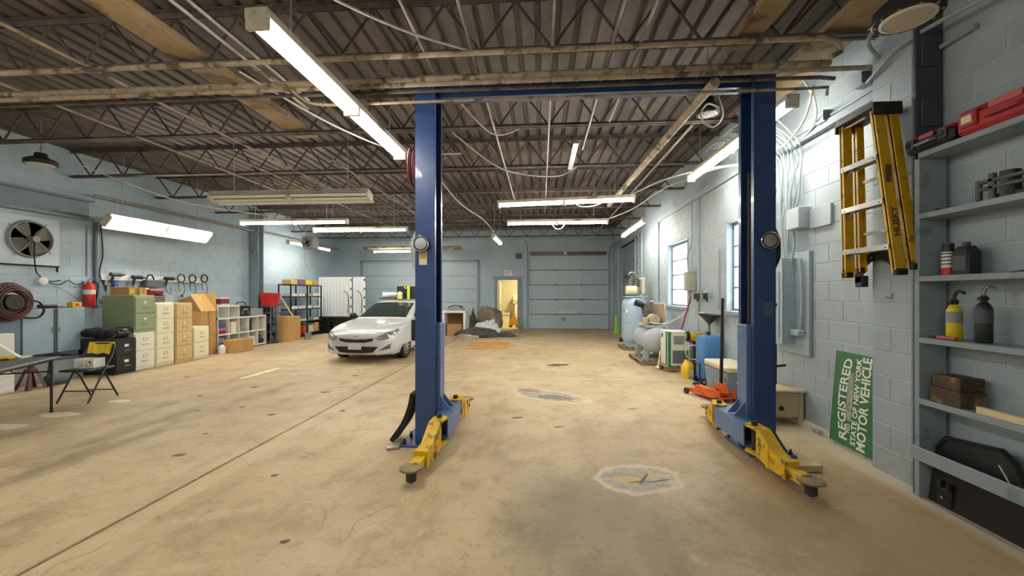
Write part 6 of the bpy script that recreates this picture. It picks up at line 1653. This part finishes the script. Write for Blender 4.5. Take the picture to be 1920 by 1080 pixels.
for y in (.05, .19):
    p = MB(); p.cyl((-.08, y, .95), (-.08, y, 1.19), .05, n=14); part(pu, 'cylinder_head', p, M_CASTI)
q = MB(); q.cyl((-.14, .12, 1.16), (-.32, .12, 1.22), .075, n=16); part(t, 'air_filter', q, M_BLK)
q = MB(); q.bx(.12, .20, -.42, .30, .76, 1.22, b=.03); part(t, 'belt_guard', q, M_BELT)
q = MB(); q.tube(cr([(-.08, .19, 1.19), (-.10, .30, 1.25), (.0, .40, 1.05), (.05, .42, .80), (0, .40, .70)], 6), .016, 8).tube(cr([(-.08, .05, 1.18), (-.02, -.05, 1.24), (.08, .15, 1.22), (.08, .34, 1.0)], 6), .014, 8); part(t, 'air_pipe', q, M_GALV)
q = MB(); q.box((-.20, -.30, .82), (.10, .14, .16), b=.012); part(t, 'pressure_switch', q, M_MOTB)
q = MB(); q.tube(cr([(-.15, -.42, .80), (.1, -.7, .80), (.35, -.95, .98), (.46, -1.1, 1.2)], 6), .012, 6); part(t, 'air_hose', q, M_WCAB)
t = thing('air_compressor', 'tall upright blue grey air compressor with a cream pump', 'compressor', (2.55, 11.3, .08))
q = MB(); q.lathe([(.27, 0), (.27, .12), (.30, .13), (.33, .18), (.345, .25), (.345, 1.10), (.33, 1.22), (.26, 1.30), (.10, 1.34), (.02, 1.345)], n=32); part(t, 'tank', q, M_CTANKB)
q = MB(); q.bx(-.28, .28, -.25, .25, 1.33, 1.36, b=.004).bx(-.2, .2, -.2, .2, 1.25, 1.34); part(t, 'top_plate', q, M_CTANKB)
q = MB(); q.cyl((-.26, -.10, 1.52), (.02, -.10, 1.52), .12, n=20); part(t, 'motor', q, mat('cream motor', hx('DCD2A4'), .5, var=.06))
q = MB(); q.box((.0, .12, 1.52), (.30, .20, .28), b=.02); pu = part(t, 'pump_block', q, M_MOTB)
for x in (-.10, .04):
    p = MB(); p.cyl((x, .06, 1.62), (x, .0, 1.88), .075, n=14); part(pu, 'cylinder_head', p, M_CASTI)
    for k in range(4):
        p = MB(); p.cyl((x, .045 - .012 * k, 1.68 + .05 * k), (x, .044 - .012 * k, 1.69 + .05 * k), .095, n=14); part(pu, 'cooling_fin', p, M_GALV)
q = MB(); q.tube(cr([(-.12, .0, 1.88), (-.16, -.05, 1.97), (-.06, -.06, 2.0), (.04, -.02, 1.90)], 5), .022, 8); part(t, 'air_pipe', q, M_GALV)
q = MB(); q.cyl((-.14, .0, 1.88), (-.26, -.02, 1.90), .055, n=14); part(t, 'air_filter', q, M_BLK)
q = MB(); q.bx(.14, .24, -.28, .26, 1.38, 1.86, b=.04); part(t, 'belt_guard', q, mat('grey belt guard', hx('B4B2A6'), .5))
q = MB(); q.cyl((-.25, -.22, .95), (-.275, -.24, .95), .04, n=14); part(t, 'gauge', q, M_WHT)
q = MB(); q.cyl((-.30, .16, .15), (-.38, .16, .15), .06, n=14); part(t, 'drain_valve', q, M_BLK)
q = MB(); q.tube(cr([(.1, -.2, 1.40), (.14, -.35, 1.3), (.1, -.36, .9), (.05, -.34, .4)], 5), .014, 6); part(t, 'air_hose', q, M_CTANKB)
t = thing('wooden_paddle', 'pale wooden paddle leaning on the small pallet', 'paddle', (2.30, 8.35, 0))
q = MB(); q.tube([(.02, -.10, .06), (.12, .12, .34)], .012, 8); part(t, 'paddle_handle', q, mat('pale stick', hx('D8C9A2'), .6))
q = MB(); q.ball((0, -.14, .045), (.035, .07, .04), 12, 8); part(t, 'paddle_blade', q, mat('pale stick', hx('D8C9A2'), .6))
t = thing('safety_cone', 'lime green folded floor cone by the side door', 'cone', (2.84, 15.7, 0))
q = MB(); q.loft([rrect(.13, .13, .02, 0), rrect(.13, .13, .02, .03), rrect(.085, .085, .03, .04), rrect(.03, .03, .015, .68), rrect(.02, .02, .01, .70)]); part(t, 'cone_body', q, mat('lime plastic', hx('8FD224'), .45))
# wall things between the windows
t = thing('disconnect_box', 'grey disconnect box with drop conduits between the windows', 'electrical box', (2.998, 8.22, 1.50))
q = MB(); q.bx(-.15, 0, -.12, .12, .06, .44, b=.01); part(t, 'box_body', q, mat('dusty box', hx('A8A698'), .5, var=.1))
q = MB(); q.bx(-.165, -.149, -.10, .10, .08, .42, b=.006); part(t, 'cover', q, mat('dusty box', hx('A8A698'), .5))
q = MB(); q.cyl((-.08, -.10, .44), (-.08, -.10, 1.82), .014, n=8); part(t, 'conduit', q, M_GCAB)
q = MB(); q.tube(cr([(-.08, .06, .44), (-.10, .08, .75), (-.06, -.04, 1.0), (-.10, -.16, 1.35), (-.08, -.12, 1.8)], 6), .014, 6); part(t, 'cable', q, M_GCAB)
q = MB(); q.cyl((-.08, 0, .06), (-.08, 0, -.20), .024, n=8); part(t, 'drop_pipe', q, M_GALV)
for k in range(2):
    pipe('air_line', [(2.90 - .02 * k, 8.10 - .05 * k, 1.45), (2.70 - .02 * k, 8.05 - .05 * k, .80 + .02 * k)], .012, mat('magenta hose', hx('A52A55'), .45), ('magenta air line slanting to the dryer, upper strand', 'magenta air line slanting to the dryer, lower strand')[k], 'hose', 8)
pipe('conduit', [(2.97, 7.92, .6), (2.97, 7.92, 3.34)], .018, M_ELEC, 'vertical grey conduit between the windows', 'conduit')
pipe('conduit', [(2.97, 10.6, .5), (2.97, 10.6, 3.34)], .03, M_ELEC, 'vertical grey pipe behind the tall compressor', 'conduit')
pipe('conduit', [(2.97, 12.2, .5), (2.97, 12.2, 3.34)], .03, M_ELEC, 'vertical grey pipe beside the slate side door', 'conduit')
pipe('conduit', [(2.975, 7.05, 1.25), (2.975, 7.05, 2.25)], .012, M_GCAB, 'thin grey rod on the wall beside the near window', 'conduit')
for k, (y, lab) in enumerate(((7.86, 'grey spray gun hung nearest the disconnect box'), (7.66, 'chrome spray gun hung between two others'), (7.42, 'black handled spray gun hung nearest the near window'))):
    t = thing('spray_gun', lab, 'spray gun', (2.93, y, 1.48), 0, 'spray guns hung on the wall')
    q = MB(); q.bar((-.02, .08, .04), (-.02, -.07, .05), .035, .045, b=.01); part(t, 'gun_body', q, (M_GREYP, M_CHR, M_GALV)[k])
    q = MB(); q.bar((-.02, -.02, .03), (-.02, -.06, -.12), .03, .035, b=.008); part(t, 'grip', q, (M_GRIME, M_GREYP, M_BLK)[k])
    q = MB(); q.cyl((-.02, .05, -.08), (-.02, .05, .03), .032, n=14); part(t, 'cup', q, M_GRIME)
    q = MB(); q.tube([(-.02, .0, .06), (.02, .0, .09), (.06, 0, .09)], .006, 6); part(t, 'hanger', q, M_GALV)
t = thing('drain_funnel', 'wide black drain funnel hung on the wall', 'funnel', (2.86, 7.15, .98))
q = MB(); q.lathe([(.025, -.03), (.03, .0), (.22, .12), (.30, .15), (.31, .17), (.295, .17), (.21, .135), (.02, .012)], n=28, cap=False)
q.tf(Matrix.Diagonal((.42, 1.15, 1, 1))); part(t, 'funnel_body', q, M_CBLK)
q = MB(); q.cyl((0, 0, -.03), (0, 0, -.14), .018, n=10); part(t, 'spout', q, M_GREYP)
q = MB(); q.tube([(.09, 0, .16), (.14, 0, .16)], .01, 6); part(t, 'wall_bracket', q, M_GALV)
t = thing('white_clamp_lamp', 'white hooked clamp on the wall beside the black funnel', 'clamp', (2.94, 7.62, 1.10))
q = MB(); q.tube(cr([(.05, 0, .02), (-.02, .02, .06), (-.05, .06, .02), (-.03, .06, -.06)], 5), .014, 8); part(t, 'hook_body', q, M_WHT)
q = MB(); q.tube(cr([(-.03, .06, -.06), (-.03, .02, -.25), (-.02, -.05, -.40)], 5), .012, 6); part(t, 'cord', q, M_WCAB)
# ------------------------------------------------------------------ at the end wall
q = MB(); q.bx(-2.9, -.80, 13.15, 16.7, 0, .018, b=.004); solo('floor_board', q, mat('worn hardboard', hx('AE9A76'), .7, var=.10), 'big tan board lying on the floor before the doorway', 'board')
q = MB(); q.bx(-2.08, -.97, 10.9, 12.45, 0, .014, b=.003); solo('floor_board', q, mat('orange plywood', hx('C08C4A'), .65, var=.14, vs_=3), 'smaller orange plywood sheet lying on the floor', 'board')
t = thing('work_table', 'white open table with cartons underneath near the heap', 'table', (-3.10, 14.5, 0))
q = MB(); q.bx(-.42, .42, -.32, .32, .82, .90, b=.008); part(t, 'table_top', q, M_WHT)
for sx in (-1, 1):
    q = MB(); q.bx(sx * .42 - (.0 if sx < 0 else .08), sx * .42 + (.08 if sx < 0 else 0), -.32, .32, 0, .82, b=.004); part(t, 'side_panel', q, M_WHT)
q = MB(); q.bx(-.34, .34, .28, .31, .1, .82); part(t, 'back_panel', q, M_CARDD)
carton('cardboard_box', 'pinkish brown carton under the white table', (-3.10, 14.48, 0), (.55, .36, .42), mat('rosy cardboard', hx('A9825E'), .8))
t = thing('engine_cover', 'dark grey engine cover lying on the white table', 'car part', (-3.08, 14.45, .90))
q = MB(); q.loft([rrect(.32, .20, .05, 0), rrect(.30, .19, .05, .07), rrect(.22, .12, .04, .11)]); part(t, 'cover_body', q, M_GREYP)
q = MB(); q.tube(cr([(-.28, 0, .10), (-.1, 0, .17), (.15, 0, .16), (.26, -.02, .06)], 5), .018, 6).box((.20, 0, .12), (.10, .10, .08), b=.02); part(t, 'cover_hose', q, M_BLK)
from mathutils import noise as NZ
def heap(name, label, c, size, m, seed, cat='cloth', n=44, mm=20, amp=.30, fold=2.6):
    """crumpled cloth mound with folds"""
    o_ = Vector((seed * 3.7, seed * 1.3, seed * .7))
    vv = []; ff = []
    for j in range(mm + 1):
        f = j / mm
        for i in range(n):
            a = 2 * math.pi * i / n
            d = Vector((math.sin(f * 1.5708) * math.cos(a), math.sin(f * 1.5708) * math.sin(a), math.cos(f * 1.5708) ** .75 if f < 1 else 0))
            lump = NZ.noise(d * 1.3 + o_) * .45
            rid = abs(NZ.noise(Vector((d.x * fold, d.y * fold, d.z * fold * .55)) + o_ * 2)) * 1.1 + abs(NZ.noise(d * fold * 2.4 + o_)) * .45
            w = .82 + amp * (lump * 1.6 + rid)
            vv.append((size[0] * d.x * w, size[1] * d.y * w, max(.0, size[2] * d.z * w) + .002))
    for j in range(mm):
        for i in range(n): ff.append((j * n + i, j * n + (i + 1) % n, (j + 1) * n + (i + 1) % n, (j + 1) * n + i))
    ff.append(tuple(range(mm * n, (mm + 1) * n)))
    q = MB(); q.add(vv, ff)
    return solo(name, q, m, label, cat, None, loc=c, ang=80)
heap('tarp_heap', 'big heap of crumpled grey brown tarps by the doorway', (-2.05, 15.5, .018), (.58, .48, 1.02), mat('grey brown tarp', hx('77705F'), .85, var=.3, vs_=4, bump=.4, bs=14), 4, 'tarp')
heap('white_sheet', 'crumpled white sheet in front of the tarp heap', (-1.98, 14.62, .018), (.55, .32, .48), mat('crumpled white', hx('C9CCCB'), .8, var=.1, vs_=5), 9, 'sheet')
heap('coat_heap', 'heap of dark grey jackets on the tan floor board', (-2.20, 13.82, .018), (.72, .42, .34), mat('dark jacket cloth', hx('4A4440'), .9, var=.3, vs_=5), 15, 'clothes')
heap('coat_heap', 'dark sleeve trailing from the jacket heap', (-1.22, 14.05, .018), (.40, .22, .14), mat('dark jacket cloth', hx('4A4440'), .9), 22, 'clothes')
heap('rolled_blanket', 'pale rolled blanket in front of the jacket heap', (-2.50, 13.35, .018), (.42, .14, .14), mat('pale blanket', hx('A69A8C'), .9, var=.12), 31, 'blanket')
heap('dark_bundle', 'dark bundle piled against the white table', (-2.62, 15.35, .018), (.13, .25, .80), mat('olive black cloth', hx('4F5248'), .9, var=.3, vs_=6), 40, 'cloth')
t = thing('door_notice', 'small white notice with faded pink print above the doorway', 'sign', (-1.42, YF, 2.27))
q = MB(); q.bx(-.17, .17, -.012, 0, 0, .25, b=.003); part(t, 'notice_board', q, M_WHT)
for x0, x1, z0, z1, m in ((-.03, .05, .06, .2, mat('faded pink', hx('D9B4B4'), .6)), (.04, .11, .14, .21, mat('faded grey print', hx('A9A7A0'), .6)), (-.12, -.06, .1, .18, mat('faded grey print', hx('A9A7A0'), .6))):
    p = MB(); p.bx(x0, x1, -.0135, -.0118, z0, z1); part(t, 'print_patch', p, m)
t = thing('pallet_jack', 'orange pallet jack with a black loop handle in the doorway', 'pallet jack', (-1.22, 18.15, 0))
q = MB(); q.prism([(-.22, .10), (.22, .10), (.22, .26), (.06, .50), (-.06, .50), (-.22, .26)], 'y', -.10, .06); part(t, 'body', q, mat('jack orange', hx('E59A1A'), .45))
for s in (-1, 1):
    q = MB(); q.bx(s * .17 - .07, s * .17 + .07, .06, 1.1, .05, .11, b=.006); part(t, 'fork', q, mat('jack orange', hx('E59A1A'), .45))
    q = MB(); q.cyl((s * .10 - .02, -.06, .07), (s * .10 + .02, -.06, .07), .07, n=14); part(t, 'wheel', q, M_GRIME)
q = MB(); q.tube([(0, -.06, .48), (0, -.14, 1.05)], .02, 8); part(t, 'shaft', q, M_GRIME)
q = MB(); q.tube([(.14 * math.cos(a * .5236), -.15, 1.12 + .09 * math.sin(a * .5236)) for a in range(12)], .013, 6, closed=True); part(t, 'loop_handle', q, M_BLK)
t = thing('storeroom_fridge', 'cream fridge standing in the store room', 'fridge', (-1.05, 19.95, 0))
q = MB(); q.bx(-.33, .33, -.30, .30, 0, 1.45, b=.02); part(t, 'fridge_body', q, M_CREAMC)
q = MB(); q.bx(-.32, .32, -.33, -.302, .5, 1.43, b=.012); d = part(t, 'door', q, M_CREAMC)
p = MB(); p.bx(-.28, -.25, -.36, -.33, .8, 1.1, b=.006); part(d, 'handle', p, M_GALV)
t = thing('storeroom_bench', 'low white bench in the store room', 'bench', (-1.95, 19.9, 0))
q = MB(); q.bx(-.45, .42, -.35, .35, .50, .56, b=.006); part(t, 'bench_top', q, M_WHT)
q = MB(); q.bx(-.43, .40, -.30, .33, 0, .50, b=.006); part(t, 'bench_body', q, M_CREAMC)
# black wall speaker under the roof, left of the sectional door
t = thing('wall_horn', 'small dark horn box high on the end wall by the overhead door', 'horn', (-.95, YF, 3.0))
q = MB(); q.bx(-.12, .12, -.16, 0, 0, .22, b=.02); part(t, 'horn_body', q, M_DGREY)
q = MB(); q.lathe([(.05, 0), (.085, .05), (.08, .05), (.045, .0)], (0, -.16, .11), (0, -1, 0), 16, cap=False); part(t, 'horn_mouth', q, M_GREYP)
